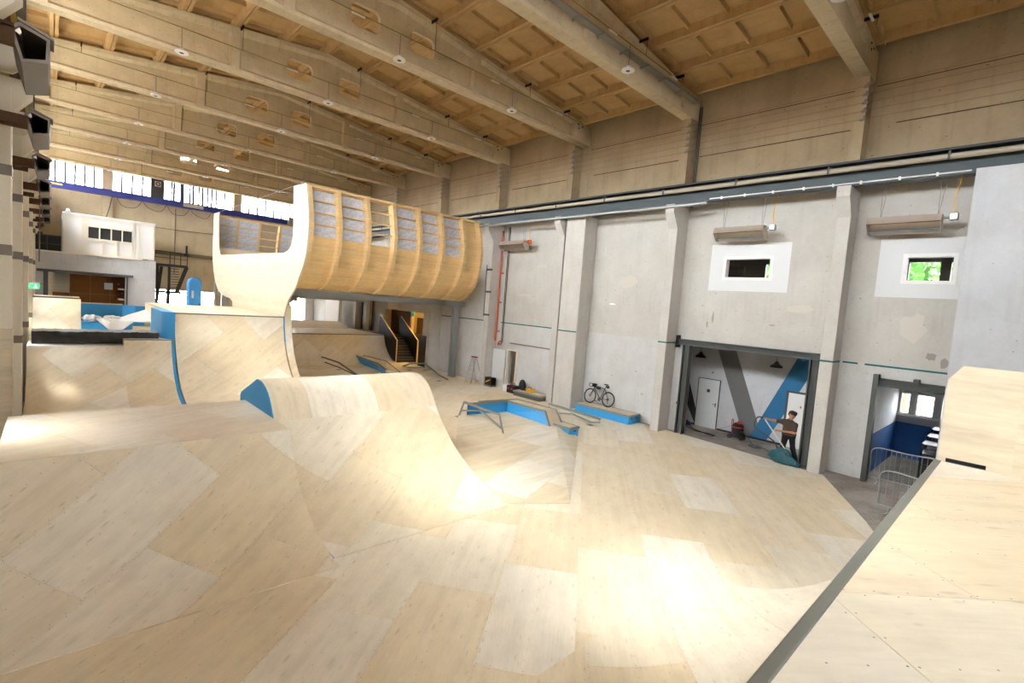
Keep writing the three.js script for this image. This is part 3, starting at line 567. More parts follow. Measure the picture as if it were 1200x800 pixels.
// ------------------------------------------------------------------ ledges, bank and rails
const UP = (p, h) => V(p.x, p.y + h, p.z);
function layPlane(parent, P3, ang, th = 0.012, L = 2.5, W = 1.25) {   // plywood sheets on one flat facet
  const o = P3[0], e1 = P3[1].clone().sub(o).normalize(), n = e1.clone().cross(P3[2].clone().sub(o)).normalize(); if (n.y < 0) n.negate(); const e2 = n.clone().cross(e1);
  const to = (p) => { const d = p.clone().sub(o); return [d.dot(e1), d.dot(e2)]; }, from = ([a, b]) => o.clone().addScaledVector(e1, a).addScaledVector(e2, b).addScaledVector(n, th), D = P3.map(to);
  const a = ang * Math.PI / 180, c = Math.cos(a), s = Math.sin(a);
  for (let j = -8; j <= 8; j++) for (let i = -6; i <= 6; i++) {
    const u = (i + (j & 1) * 0.5) * L, v = j * W, q = clipConvex([[u, v], [u + L - 0.004, v], [u + L - 0.004, v + W - 0.004], [u, v + W - 0.004]].map(([x, y]) => [x * c - y * s, x * s + y * c]), D);
    if (q.length < 3 || Math.abs(areaOf(q)) < 0.01) continue;
    const g = slab3(q.map(from), th + 0.003); put(parent, numbered(parent.name + '/plywood_sheet').split('/')[1], g, facetMats[(rnd() * facetMats.length) | 0], parent.position);
  }
}
const facetMats = sheetTints.map((c) => std(c, 0.5, { map: rep(texGrain, 0.4) }));
const bankH = 0.28;
{
  const A = onY(537, 488.5, bankH), B = onY(652, 501, bankH), C = onY(677.5, 512.5, 0.004), G = onY(668, 590, 0.004), E = onY(528, 590, 0.004);
  const t = thing('funbox_bank', 'low plywood bank rising to the blue hub ledge', 'bank', V(B.x - 1, 0, B.z + 1));
  const back = [onY(659, 497, bankH), onY(655, 484, bankH), onY(609, 472, bankH), onY(545, 474, bankH)];
  t.part('body', [slab3([A, B, ...back], bankH - 0.005)], M.under);
  layPlane(t, [A, B, ...back], 20); layPlane(t, [E, G, B, A], 52); layPlane(t, [B, G, C], 10); layPlane(t, [B, C, back[0]], 10);
}
function hubLedge(name, label, base, top, back, yb, h, withEnd) {     // base: 3 floor pixels of the blue side; top: 3 pixels of its top edge; back: pixels of the rear edge
  const b = base.map((p) => onY(p[0], p[1], yb)), [a0, a1] = [UP(b[0], h), UP(b[1], h)], a2 = withEnd ? onY(top[2][0], top[2][1], yb + h) : UP(b[2], h);
  const k = back.map((p) => onY(p[0], p[1], yb + h)), g2 = onY(back[2][0], back[2][1], yb);
  const t = thing(name, label, 'ledge', V(b[1].x, yb, b[1].z));
  t.part('side', [poly3([b[0], b[1], a1, a0]), poly3([b[1], b[2], a2, a1])], M.blue).userData.label = 'blue painted side';
  const kb = k[0].clone().add(a0).sub(a1);
  t.part('top', [slab3([a0, a1, k[0], kb], 0.05), slab3([a1, a2, k[1], k[0]], 0.05), slab3([a2, b[2], g2, k[1]], 0.05)], M.plyPale);
  const fl = (p) => V(p.x, yb + 0.01, p.z);
  t.part('rear', [poly3([fl(k[0]), fl(k[1]), k[1], k[0]]), poly3([fl(k[1]), g2, k[1]]), poly3([fl(kb), fl(k[0]), k[0], kb]), poly3([fl(a0), fl(kb), kb, a0])], M.ply);
  for (const [p, q] of [[a0, a1], [a1, a2], [a2, b[2]], [k[0], k[1]], [k[1], g2], [kb, k[0]]]) t.part('steel_edge', bar(p, q, 0.07, 0.07), M.steel);
  return t;
}
hubLedge('hub_ledge', 'angled blue hub ledge with grey steel edges on the low bank', [[547, 486], [594, 482.3], [644, 499.5]], [[549, 470], [597, 470], [639, 482]], [[606, 468], [651, 480], [658.5, 497]], bankH + 0.012, 0.42, true);
hubLedge('hub_ledge', 'blue hub ledge with a bent top in the shade under the halfpipe', [[417, 424], [443, 434], [452, 442]], [[418, 417], [443, 425], [461, 438]], [[424, 416], [452, 423], [472, 439]], 0.005, 0.42, false);
function boxLedge(name, label, x0, x1, y1, z0, z1, vents, sideMat = M.blue) {
  const t = thing(name, label, 'ledge', V((x0 + x1) / 2, 0, (z0 + z1) / 2));
  t.part('core', box(x0 + 0.01, x1 - 0.01, 0.004, y1 - 0.05, z0 + 0.01, z1 - 0.01), sideMat);
  t.part('top', box(x0 + 0.05, x1 - 0.05, y1 - 0.05, y1, z0 + 0.05, z1 - 0.05), M.plyPale);
  for (const [p, q] of [[V(x0, y1 - 0.03, z0), V(x0, y1 - 0.03, z1)], [V(x1, y1 - 0.03, z0), V(x1, y1 - 0.03, z1)], [V(x0, y1 - 0.03, z1), V(x1, y1 - 0.03, z1)], [V(x0, y1 - 0.03, z0), V(x1, y1 - 0.03, z0)]]) t.part('steel_edge', bar(p, q, 0.07, 0.065), M.steel);
  for (const f of vents) t.part('handle_hole', rbox(x0 + (x1 - x0) * f - 0.06, x0 + (x1 - x0) * f + 0.06, y1 - 0.17, y1 - 0.12, z1 - 0.014, z1 - 0.004, 0.004), M.black);
  return t;
}
boxLedge('box_ledge', 'long blue box ledge with the bicycle standing on it', 17.22, 18.02, 0.38, -13.72, -10.9, [0.25, 0.75]);
boxLedge('box_ledge', 'short blue box ledge between the hub ledge and a flat rail', 13.32, 13.85, 0.36, -11.7, -10.78, [0.6]);
boxLedge('box_ledge', 'low grey box ledge with tools and a yellow case on it', 17.05, 17.9, 0.26, -17.6, -15.8, [0.6], M.dark);
function rail(label, bars, feet, r = 0.03) {                          // bars: lists of points; feet: plates on the ground
  const c = bars[0][0], t = thing('grind_rail', label, 'rail', V(c.x, feet[0].y, c.z));
  bars.forEach((b, i) => t.part(i === 0 ? 'top_bar' : i < 1 + feet.length ? 'leg' : 'brace', b.slice(1).map((q, k) => bar(b[k], q, i ? 0.055 : 0.075, i ? 0.055 : 0.075)), M.steel));
  for (const f of feet) t.part('foot_plate', box(f.x - 0.11, f.x + 0.11, f.y, f.y + 0.012, f.z - 0.11, f.z + 0.11), M.steel);
  return t;
}
{
  const y1 = bankH + 0.02, f1 = onY(537.5, 488, y1), f2 = onY(590, 510, 0.2), t1 = onY(544, 471, y1 + 0.45), t2 = onY(585, 485.5, 0.66), m = t1.clone().lerp(t2, 0.48);
  const l1 = f1.clone().lerp(t1, 0.42), l2 = f2.clone().lerp(t2, 0.3), mb = m.clone(); mb.y -= 0.1;
  rail('sloping grey grind rail on the bank before the blue hub ledge', [[t1, t2], [f1, t1], [f2, t2], [m, mb], [l1, mb], [mb, l2]], [f1, f2]);
}
{
  const f1 = onY(691.5, 498, 0.005), t1 = onY(643, 473, 0.42), t3 = onY(703, 491, 0.42), d = t3.clone().sub(t1).normalize(), tf = V(f1.x, 0.42, f1.z), k = t1.clone().addScaledVector(d, 0.55), f0 = V(k.x, 0.005, k.z), e1 = UP(t1, -0.12), e2 = UP(t3, -0.12), mid = t1.clone().lerp(t3, 0.5);
  rail('straight flat grind rail between the hub ledge and the bicycle ledge', [[t1, t3], [f1, tf], [f0, k], [t3, e2], [e2, UP(f1, 0.13)], [UP(f1, 0.13), UP(mid, -0.12)], [mid, UP(mid, -0.12)], [UP(mid, -0.12), UP(f0, 0.13)], [t1, e1], [e1, UP(f0, 0.13)]], [f1, f0]);
}
{
  const f1 = onY(380.5, 427, 0.005), f2 = onY(396.7, 433, 0.005), f3 = onY(410, 440, 0.005), a = UP(f1, 0.4).add(V(0, 0, -0.5)), b = UP(f1, 0.42), c = UP(f2, 0.42), d = UP(f3, 0.12).add(V(0, 0, 1.2));
  rail('kinked grey grind rail in the shade beside the tall quarter pipe', [[a, b, c, d], [f1, b], [f2, c], [f3, UP(f3, 0.25)], [UP(f1, 0.15), UP(f2, 0.15)], [UP(f2, 0.15), d]], [f1, f2, f3]);
}
{
  const f1 = onY(479.8, 433.5, 0.005), f2 = onY(497.3, 433.5, 0.005), f3 = onY(514.3, 446.3, 0.005), a = onY(472, 429, 0.3), b = UP(f1, 0.4), c = UP(f2, 0.42), d = UP(f3, 0.32), e = onY(525, 444.5, 0.1);
  rail('bent grey grind rail in front of the black stair', [[a, b, c, d, e], [f1, b], [f2, c], [f3, d], [UP(f1, 0.15), a], [UP(f2, 0.15), UP(f1, 0.15)]], [f1, f2, f3]);
}
// ------------------------------------------------------------------ black stair
{
  const t = thing('stair', 'dark stair between black side panels with pale wood edges under the halfpipe', 'stair', V(18, 0, -30.6)), n = 10;
  for (let k = 0; k < n; k++) { const z = -29.6 - k * 0.21; t.part('tread', box(17.22, 18.78, k ? k * 0.175 : 0.004, (k + 1) * 0.175, z - 0.235, z), k % 2 ? M.darker : M.panelBlack); t.part('nosing', box(17.22, 18.78, (k + 1) * 0.175, (k + 1) * 0.175 + 0.008, z - 0.05, z + 0.01), M.heater); }
  const side = [[-29.48, 0.004], [-29.5, 1.56], [-31.86, 3.06], [-32.1, 3.06], [-32.1, 0.5], [-31.0, 0.1], [-30.2, 0.004]];
  for (const x of [17.16, 18.8]) { const p = t.part('side_panel', exX(side, x, x + 0.04), M.panelBlack); p.sub('edge_strip', [bar(V(x + 0.02, 1.58, -29.49), V(x + 0.02, 3.08, -31.86), 0.06, 0.04), box(x - 0.01, x + 0.05, 0.004, 1.58, -29.5, -29.44)], M.glulam); }
  single('guard_panel', box(18.02, 18.08, 0.004, 2.06, -28.1, -27.3), M.panelBlack, 'freestanding black guard panel right of the dark stair', 'panel');
}
// ------------------------------------------------------------------ crane girder and what hangs from it
{
  const t = thing('crane_girder', 'dark grey crane runway girder with a pale pipe along the right wall', 'girder', V(17.3, 8.78, -20)), z0 = -47.3, z1 = 6.6;
  t.part('web', box(17.36, 17.39, 8.82, 9.42, z0, z1), M.girder);
  t.part('bottom_flange', box(17.2, 17.55, 8.78, 8.82, z0, z1), M.girder); t.part('top_flange', box(17.1, 17.62, 9.42, 9.47, z0, z1), M.darker);
  t.part('rail_head', box(17.33, 17.41, 9.47, 9.55, z0, z1), M.darker);
  t.part('pipe', rod(V(17.13, 9.25, z0), V(17.13, 9.25, z1), 0.075, 14), M.pipe);
  for (let z = -46; z < 6; z += 2.75) t.part('pipe_clip', [box(17.11, 17.36, 9.34, 9.4, z, z + 0.05), box(17.03, 17.06, 9.16, 9.36, z, z + 0.05)], M.dark);
  for (const z of BZ.slice(1)) t.part('seat_plate', box(17.18, 17.6, 8.76, 8.78, z - 0.17, z + 0.17), M.darker);
  single('supply_duct', [rod(V(17.0, 8.66, -22), V(17.0, 8.66, -8.4), 0.065, 14)], M.galv, 'long silver duct under the crane girder from the halfpipe', 'duct');
  single('cable_conduit', [rod(V(17.17, 8.84, -8.4), V(17.17, 8.84, -1.5), 0.02, 8), ...[-8, -7.2, -6.3, -5.4, -4.6, -3.9, -3, -2.2].map((z) => box(17.14, 17.2, 8.79, 8.88, z, z + 0.05))], M.white, 'thin white conduit clipped along the crane girder', 'conduit');
}
function hangingHeater(z0, z1, x, label, knob) {
  const y = 7.38, t = thing('radiant_heater', label, 'heater', V(x, y, (z0 + z1) / 2), 'radiant heaters on the right wall');
  const prof = [[x + 0.02, y + 0.44], [x + 0.3, y + 0.44], [x + 0.5, y], [x + 0.47, y], [x + 0.28, y + 0.41], [x + 0.05, y + 0.41], [x - 0.02, y + 0.24], [x - 0.05, y + 0.25]];
  t.part('hood', exZ(prof, z0, z1), M.reflector);
  for (const z of [z0, z1 - 0.02]) t.part('end_plate', exZ([[x - 0.05, y + 0.24], [x + 0.02, y + 0.44], [x + 0.3, y + 0.44], [x + 0.5, y], [x + 0.2, y]], z, z + 0.02), M.reflector);
  t.part('burner', [rod(V(x + 0.16, y + 0.3, z0 + 0.04), V(x + 0.16, y + 0.3, z1 - 0.04), 0.04, 10), ...Array.from({ length: 6 }, (_, k) => box(x + 0.0, x + 0.26, y + 0.3, y + 0.34, z0 + 0.1 + (z1 - z0 - 0.25) * k / 5, z0 + 0.14 + (z1 - z0 - 0.25) * k / 5))], M.brown);
  t.part('lower_reflector', bar(V(x + 0.34, y + 0.06, z0 + 0.03), V(x + 0.34, y + 0.06, z1 - 0.03), 0.16, 0.015, V(0.5, 1, 0)), M.galv);
  for (const [z, dx] of [[z0 + 0.3, 0], [z0 + 0.3, 0.2], [z1 - 0.1, 0], [z1 - 0.1, 0.2]]) t.part('hanger', rod(V(x + 0.1 + dx * 0.4, y + 0.44, z), V(17.3 + dx * 0.3, 8.78, z + (dx ? 0.12 : 0)), 0.008, 5), M.steel);
  const g = t.part('gas_valve', [rod(V(x + 0.18, y + 0.36, z1), V(x + 0.18, y + 0.36, z1 + 0.18), 0.035, 10), rbox(x + 0.08, x + 0.28, y + 0.26, y + 0.46, z1 + 0.14, z1 + 0.32, 0.03)], knob);
  g.sub('flex_hose', tube([V(x + 0.18, y + 0.46, z1 + 0.24), V(x + 0.2, y + 0.8, z1 + 0.2), V(17.4, 8.78, z1 + 0.3)], 0.014, 16, 6), M.yellow);
}
hangingHeater(-8.2, -6.5, 17.3, 'pale radiant heater hanging above the dark window with a smooth white surround', M.galv);
hangingHeater(-3.65, -1.98, 17.3, 'pale radiant heater hanging above the window that shows green trees', M.galv);
hangingHeater(-19.8, -17.95, 17.3, 'radiant heater with an orange valve hanging beside the halfpipe', M.orange);
// wires along the upper wall
for (let k = 0; k < 5; k++) single('conductor_wire', rod(V(17.58, 10.81 + k * 0.24, 6.5), V(17.58, 10.81 + k * 0.24, -47.2), 0.006, 5), M.heater, 'thin dark conductor wire strung along the upper right wall', 'wire', 'conductor wires on the upper wall');
// upright cables beside columns
single('cable_bundle', [0, 1, 2].map((k) => rod(V(18.1, 8.8, -9.6 + k * 0.05), V(18.1, 12.6, -9.6 + k * 0.05), 0.018, 6)), M.dark, 'bundle of upright cables beside the upper column above the lobby', 'cables');
for (const z of BZ.slice(4, 7)) single('conduit_pipe', rod(V(18.12, 9.5, z + 0.26), V(18.12, 12.4, z + 0.26), 0.02, 6), M.pipe, 'thin upright conduit beside an upper column', 'conduit', 'conduits beside the upper columns');
// teal stripe painted round the walls at head-room height
{
  const st = (n, b) => put(wallR, n, b, M.teal);
  for (const [a, b] of [[-27.3, -21.3], [-20.2, -16.3], [-3.42, -1.45], [-4.0, -3.6]]) st('painted_stripe', box(XR - 0.006, XR, 3.5, 3.555, a, b));
  single('painted_stripe', [box(17.392, 17.398, 3.5, 3.555, -4.43, -4.07), box(17.4, XR - 0.02, 3.5, 3.555, -4.069, -4.063)], M.teal, 'teal stripe round the column beside the man', 'stripe');
  single('painted_stripe', [box(17.392, 17.398, 3.5, 3.555, -10.03, -9.67), box(17.4, XR - 0.02, 3.5, 3.555, -9.669, -9.663)], M.teal, 'teal stripe round the column left of the wide doorway', 'stripe');
  single('painted_stripe', [box(17.292, 17.298, 3.5, 3.555, -15.2, -14.08)], M.teal, 'teal stripe across the broad white pier', 'stripe');
}
// painted surrounds and windows of the upper rooms
const win = (z0, z1, y0, y1, label, pz0, pz1) => {
  const w = setting('window_' + (++windowNo), [box(XR - 0.03, XR + 0.25, y0 - 0.1, y0, z0 - 0.1, z1 + 0.1), box(XR - 0.03, XR + 0.25, y1, y1 + 0.1, z0 - 0.1, z1 + 0.1), box(XR - 0.03, XR + 0.25, y0, y1, z0 - 0.1, z0), box(XR - 0.03, XR + 0.25, y0, y1, z1, z1 + 0.1)], M.white, label, 'window');
  put(w, 'pane', box(XR + 0.1, XR + 0.105, y0, y1, z0, z1), M.glass);
  put(w, 'white_surround', exX(rect(pz0, pz1, y0 - 0.5, y1 + 0.55), XR - 0.008, XR - 0.001, [rect(z0 - 0.1, z1 + 0.1, y0 - 0.1, y1 + 0.1)]), M.paint);
};
win(-8.0, -6.48, 6.14, 6.8, 'dark interior window with a white frame under a heater', -8.6, -5.85);
win(-2.72, -1.7, 6.1, 6.77, 'interior window with a white frame showing green trees', -3.4, -1.43);
{
  const g = M.greyPaint, r = setting('wall_upper_room', [box(18.5, 22.2, 5.0, 5.1, -11, 1), box(18.5, 22.2, 7.9, 8.0, -11, 1), box(18.5, 22.2, 5, 8, -11.1, -11), box(18.5, 22.2, 5, 8, 1, 1.1), box(18.5, 22.2, 5, 8, -4.8, -4.7), exX(rect(-11, 1, 5, 8), 22.1, 22.2, [rect(-3.22, -2.38, 5.6, 7.08), rect(-2.1, -1.3, 5.6, 7.08), rect(-8.02, -7.3, 5.6, 7.05)])], g, 'dim grey office room behind the small upper windows', 'wall');
  for (const [a, b] of [[-3.22, -2.38], [-2.1, -1.3], [-8.02, -7.3]]) put(r, 'window_pane', box(22.14, 22.145, 5.6, 7.08, a, b), M.glass);
  put(r, 'inner_door', box(21.9, 22.05, 5.1, 6.95, -9.7, -8.85), M.frameGrey);
  const tree = thing('tree', 'sunlit green tree outside the upper window', 'tree', V(27.5, 0, -3.6));
  tree.part('trunk', rod(V(27.5, -0.3, -3.6), V(27.5, 6, -3.6), 0.2, 8, 0.12), M.brown);
  const leaf = [], s0 = seed; seed = 99; for (let i = 0; i < 3600; i++) { const a = rr(0, 6.28), u = rr(-1, 1), q = Math.cbrt(rnd()) * 2.9, c = V(27.5 + q * Math.cos(a) * Math.sqrt(1 - u * u) * 0.7, 7.3 + q * u, -3.6 + q * Math.sin(a) * Math.sqrt(1 - u * u) * 1.02); leaf.push(new THREE.CircleGeometry(0.13, 5).rotateX(rr(-1, 1)).rotateY(rr(0, 6.3)).translate(c.x, c.y, c.z)); } seed = s0;
  const f = tree.part('foliage', leaf, new THREE.MeshPhysicalMaterial({ color: '#457d2c', roughness: 0.9, transmission: 0.35, thickness: 0 })); f.userData.kind = 'stuff';
  copy(tree, 0.6, 0, -6.4, 'green tree outside the dark upper window');
}
// ------------------------------------------------------------------ wide doorway with the painted back wall
{
  const b = setting('wall_lobby', [box(20.2, 20.4, 0, 3.7, -10.9, -3.2), box(18.5, 20.2, 0, 3.7, -10.9, -10.75), box(18.5, 20.2, 0, 3.7, -3.4, -3.25)], M.whiteWall, 'white back wall of the lobby painted with a grey and a blue band', 'wall');
  put(b, 'lobby_ceiling', box(18.5, 20.4, 3.62, 3.75, -10.9, -3.2), M.whiteWall);
  put(b, 'grey_band', exX([[-8.95, 3.6], [-8.2, 3.6], [-6.98, 0.62], [-7.25, 0.02], [-7.48, 0.02]], 20.194, 20.199), M.greyPaint);
  put(b, 'blue_band', exX([[-5.75, 3.6], [-5.0, 3.6], [-6.62, 0.02], [-7.25, 0.02]], 20.193, 20.198), M.bluePaint);
  put(b, 'dark_band', exX([[-10.7, 2.95], [-10.35, 2.95], [-9.53, 0.66], [-9.53, 0.05], [-10.7, 2.2]], 20.194, 20.199), M.darker);
  put(b, 'skirting', [box(20.16, 20.2, 0, 0.07, -10.7, -9.55), box(20.16, 20.2, 0, 0.07, -8.55, -6.1)], M.black);
  const door = (n, z0, z1, leafMat, frame, fw, sign, label, hz) => {
    const d = setting('door_' + n, [box(20.14, 20.2, 0, 2.05 + fw, z0 - fw, z0), box(20.14, 20.2, 0, 2.05 + fw, z1, z1 + fw), box(20.14, 20.2, 2.05, 2.05 + fw, z0, z1)], frame, label, 'door');
    put(d, 'leaf', rbox(20.15, 20.19, 0.01, 2.04, z0 + 0.004, z1 - 0.004, 0.004), leafMat);
    put(d, 'sign', box(20.144, 20.15, 1.5, 1.63, (z0 + z1) / 2 - 0.065, (z0 + z1) / 2 + 0.065), sign);
    put(d, 'handle', [rbox(20.09, 20.11, 1.03, 1.05, hz - 0.06, hz + 0.06, 0.006), rod(V(20.1, 1.04, hz + 0.05), V(20.15, 1.04, hz + 0.05), 0.01, 8), box(20.14, 20.15, 0.93, 1.1, hz + 0.03, hz + 0.07)], M.dark);
    return d;
  };
  door(1, -9.5, -8.6, M.doorGrey, M.darker, 0.02, M.brown, 'pale grey flush door left of the grey painted band', -8.75);
  const d2 = door(2, -6.0, -5.1, M.white, M.dark, 0.07, M.cream, 'white door in a dark frame behind the man', -5.25);
  put(d2, 'sign_figure', [rod(V(20.138, 1.6, -5.55), V(20.143, 1.6, -5.55), 0.016, 8), exX([[-5.575, 1.58], [-5.525, 1.58], [-5.545, 1.52], [-5.555, 1.52]], 20.139, 20.143)], M.brown);
  put(b, 'wall_sensor', box(20.17, 20.2, 2.32, 2.37, -8.99, -8.94), M.dark);
  const fr = thing('steel_portal', 'dark grey steel frame round the wide lobby doorway', 'door frame', V(18, 0, -7));
  fr.part('post', [box(17.9, 18.19, 0, 3.48, -9.24, -9.2), box(17.9, 18.19, 0, 3.48, -9.0, -8.96), box(18.02, 18.06, 0, 3.48, -9.2, -9.0)], M.dark);
  fr.part('post', [box(17.9, 18.19, 0, 3.48, -4.84, -4.8), box(17.9, 18.19, 0, 3.48, -4.62, -4.58), box(18.02, 18.06, 0, 3.48, -4.8, -4.62)], M.dark);
  fr.part('lintel', [box(17.9, 18.19, 3.48, 3.51, -9.5, -4.58), box(17.9, 18.19, 3.67, 3.7, -9.5, -4.58), box(18.03, 18.06, 3.51, 3.67, -9.5, -4.58)], M.dark);
  fr.part('end_plate', box(17.86, 18.19, 3.36, 3.84, -9.53, -9.5), M.darker); fr.part('wall_socket', box(XR - 0.05, XR, 1.1, 1.2, -9.4, -9.3), M.darker);
  const pl = (z) => {
    const t = thing('pendant_lamp', 'black enamel pendant lamp hanging in the lobby doorway', 'lamp', V(19.3, 2.86, z), 'pendant lamps of the lobby');
    t.part('cord', rod(V(19.3, 3.2, z), V(19.3, 3.62, z), 0.008, 6), M.black);
    t.part('shade', lathe([[0.03, 0.22], [0.06, 0.2], [0.09, 0.13], [0.2, 0.06], [0.21, 0.0], [0.2, 0.0], [0.19, 0.05], [0.08, 0.12], [0.02, 0.2]], 24).translate(19.3, 2.98, z), M.black);
    t.part('bulb', new THREE.SphereGeometry(0.05, 12, 8).translate(19.3, 3.02, z), M.white);
  };
  pl(-9.14); pl(-6.26);
  // wet and dry vacuum cleaner, its hose, the cable by the pump
  const v = thing('vacuum_cleaner', 'black and red wheeled vacuum cleaner standing before the grey band', 'vacuum cleaner', V(19.45, 0, -7.42));
  v.part('tank', rod(V(19.45, 0.08, -7.42), V(19.45, 0.46, -7.42), 0.19, 20, 0.21), M.rubber); v.part('head', lathe([[0, 0.17], [0.12, 0.17], [0.2, 0.1], [0.22, 0.0], [0, 0]], 20).translate(19.45, 0.46, -7.42), M.rubber);
  v.part('red_ring', rod(V(19.45, 0.455, -7.42), V(19.45, 0.5, -7.42), 0.222, 20), M.red); v.part('red_cap', lathe([[0, 0.09], [0.08, 0.08], [0.12, 0.0]], 16).translate(19.42, 0.63, -7.36), M.red);
  v.part('handle', tube([V(19.5, 0.2, -7.62), V(19.5, 0.72, -7.65), V(19.4, 0.74, -7.65), V(19.4, 0.2, -7.62)], 0.016, 20, 6), M.red);
  for (const dz of [-0.24, 0.2]) v.part('wheel', rod(V(19.3, 0.09, -7.42 + dz), V(19.55, 0.09, -7.42 + dz), 0.085, 16), M.black);
  v.part('hose', tube([V(19.3, 0.38, -7.25), V(19.2, 0.22, -6.95), V(19.0, 0.04, -6.65), V(18.85, 0.03, -6.3), V(18.7, 0.03, -6.5), V(18.85, 0.03, -6.75), V(19.0, 0.04, -6.45), V(18.6, 0.03, -5.95), V(18.3, 0.04, -5.6)], 0.022, 60, 6), M.dark);
  v.part('power_lead', tube([V(19.45, 0.5, -7.62), V(19.7, 0.25, -8.1), V(19.95, 0.05, -8.5)], 0.006, 16, 5), M.red);
  const p = thing('power_pump', 'small blue motor with a black cable looped on the lobby floor', 'pump', V(19.6, 0, -9.65));
  p.part('motor', [rbox(19.5, 19.72, 0.02, 0.24, -9.8, -9.55, 0.04), rod(V(19.6, 0.13, -9.55), V(19.6, 0.13, -9.42), 0.08, 14)], M.navy);
  p.part('cable', tube([V(19.6, 0.08, -9.5), V(19.3, 0.02, -9.1), V(19.1, 0.02, -8.7), V(18.95, 0.02, -8.3), V(18.85, 0.02, -8.15), V(19.0, 0.02, -8.1), V(19.1, 0.02, -8.35), V(19.05, 0.02, -8.9), V(19.45, 0.02, -9.5)], 0.02, 50, 6), M.black);
}
// ------------------------------------------------------------------ gateway with crowd barriers
{
  const w = setting('wall_entrance', [exX(rect(-3.18, 0.6, 0, 3.4), 23.0, 23.2, [rect(-3.1, -2.78, 1.62, 2.42), rect(-2.64, -2.1, 1.62, 2.42), rect(-1.95, -1.4, 1.62, 2.42)]), box(18.5, 23, 0, 3.4, -3.25, -3.15), box(18.5, 23, 0, 3.4, 0.6, 0.75), box(18.5, 23.2, 3.4, 3.5, -3.25, 0.75)], M.whiteWall, 'white walls of the entrance room behind the gateway', 'wall');
  put(w, 'blue_dado', [box(22.985, 23.0, 0, 1.3, -3.14, 0.6), box(18.5, 22.98, 0, 1.3, -3.15, -3.14)], M.blueRoom);
  put(w, 'sill', box(22.9, 23.05, 1.55, 1.62, -3.14, -1.3), M.white);
  for (const [a, b] of [[-3.1, -2.78], [-2.64, -2.1], [-1.95, -1.4]]) { put(w, 'sash', [box(22.98, 23.06, 1.62, 2.42, a, a + 0.05), box(22.98, 23.06, 1.62, 2.42, b - 0.05, b), box(22.98, 23.06, 1.62, 1.67, a, b), box(22.98, 23.06, 2.37, 2.42, a, b)], M.white); put(w, 'pane', box(23.02, 23.024, 1.67, 2.37, a + 0.05, b - 0.05), M.glass); }
  const fr = thing('steel_portal', 'dark grey steel frame round the entrance gateway with barriers', 'door frame', V(18, 0, -2));
  fr.part('post', box(17.92, 18.19, 0, 3.28, -3.12, -2.99), M.dark); fr.part('post', box(17.92, 18.19, 0, 3.28, -0.99, -0.87), M.dark);
  fr.part('lintel', [box(17.92, 18.19, 2.95, 2.98, -2.99, -0.99), box(17.92, 18.19, 3.14, 3.17, -2.99, -0.99), box(18.03, 18.07, 2.98, 3.14, -2.99, -0.99)], M.dark); fr.part('lug', box(17.9, 18.19, 3.17, 3.27, -2.18, -2.05), M.dark);
  function barrier(a, b, label) {
    const d = b.clone().sub(a), up = (p, y) => V(p.x, y, p.z), t = thing('crowd_barrier', label, 'barrier', V((a.x + b.x) / 2, 0, (a.z + b.z) / 2));
    const c1 = a.clone().lerp(b, 0.06), c2 = a.clone().lerp(b, 0.94);
    t.part('frame', tube([up(a, 0.15), up(a, 0.55), up(a, 0.96), up(c1, 1.06), up(a.clone().lerp(b, 0.5), 1.06), up(c2, 1.06), up(b, 0.96), up(b, 0.55), up(b, 0.15)], 0.019, 60, 8), M.galv);
    t.part('bottom_rail', rod(up(a, 0.17), up(b, 0.17), 0.016, 8), M.galv);
    for (let k = 1; k < 14; k++) { const p = a.clone().lerp(b, k / 14); t.part('bar', rod(up(p, 0.17), up(p, 1.05), 0.007, 6), M.galv); }
    const n = V(-d.z, 0, d.x).normalize().multiplyScalar(0.22);
    for (const p of [a.clone().lerp(b, 0.12), a.clone().lerp(b, 0.88)]) t.part('foot', [bar(up(p, 0.015).add(n), up(p, 0.015).sub(n), 0.03, 0.028), rod(up(p, 0.02), up(p, 0.18), 0.012, 6)], M.galv);
  }
  barrier(onY(1019, 562, 0).setX(18.15), V(18.2, 0, -1.3), 'galvanised crowd barrier across the entrance gateway');
  { const a = onY(1027, 597, 0); barrier(a, V(a.x - 0.4, 0, a.z + 2.0), 'galvanised crowd barrier standing on the concrete floor before the gateway'); }
  for (const [k, x] of [[0, 19.9], [1, 20.9], [2, 21.9]]) {
    const t = thing('stacked_rack', 'black steel storage rack inside the entrance room', 'rack', V(x, 0, -1.6), 'black racks in the entrance room');
    for (const [dx, dz] of [[-0.4, -0.35], [0.4, -0.35], [-0.4, 0.5], [0.4, 0.5]]) t.part('upright', box(x + dx - 0.025, x + dx + 0.025, 0, 1.25 + k * 0.1, -1.6 + dz - 0.025, -1.6 + dz + 0.025), M.black);
    for (const y of [0.2, 0.55, 0.9, 1.2 + k * 0.1]) t.part('shelf', box(x - 0.42, x + 0.42, y, y + 0.035, -1.97, -1.08), y > 1 ? M.dark : M.black);
    t.part('load', [box(x - 0.36, x + 0.3, 0.24, 0.5, -1.9, -1.2), box(x - 0.3, x + 0.36, 0.59, 0.84, -1.9, -1.2)], M.panelBlack);
  }
}
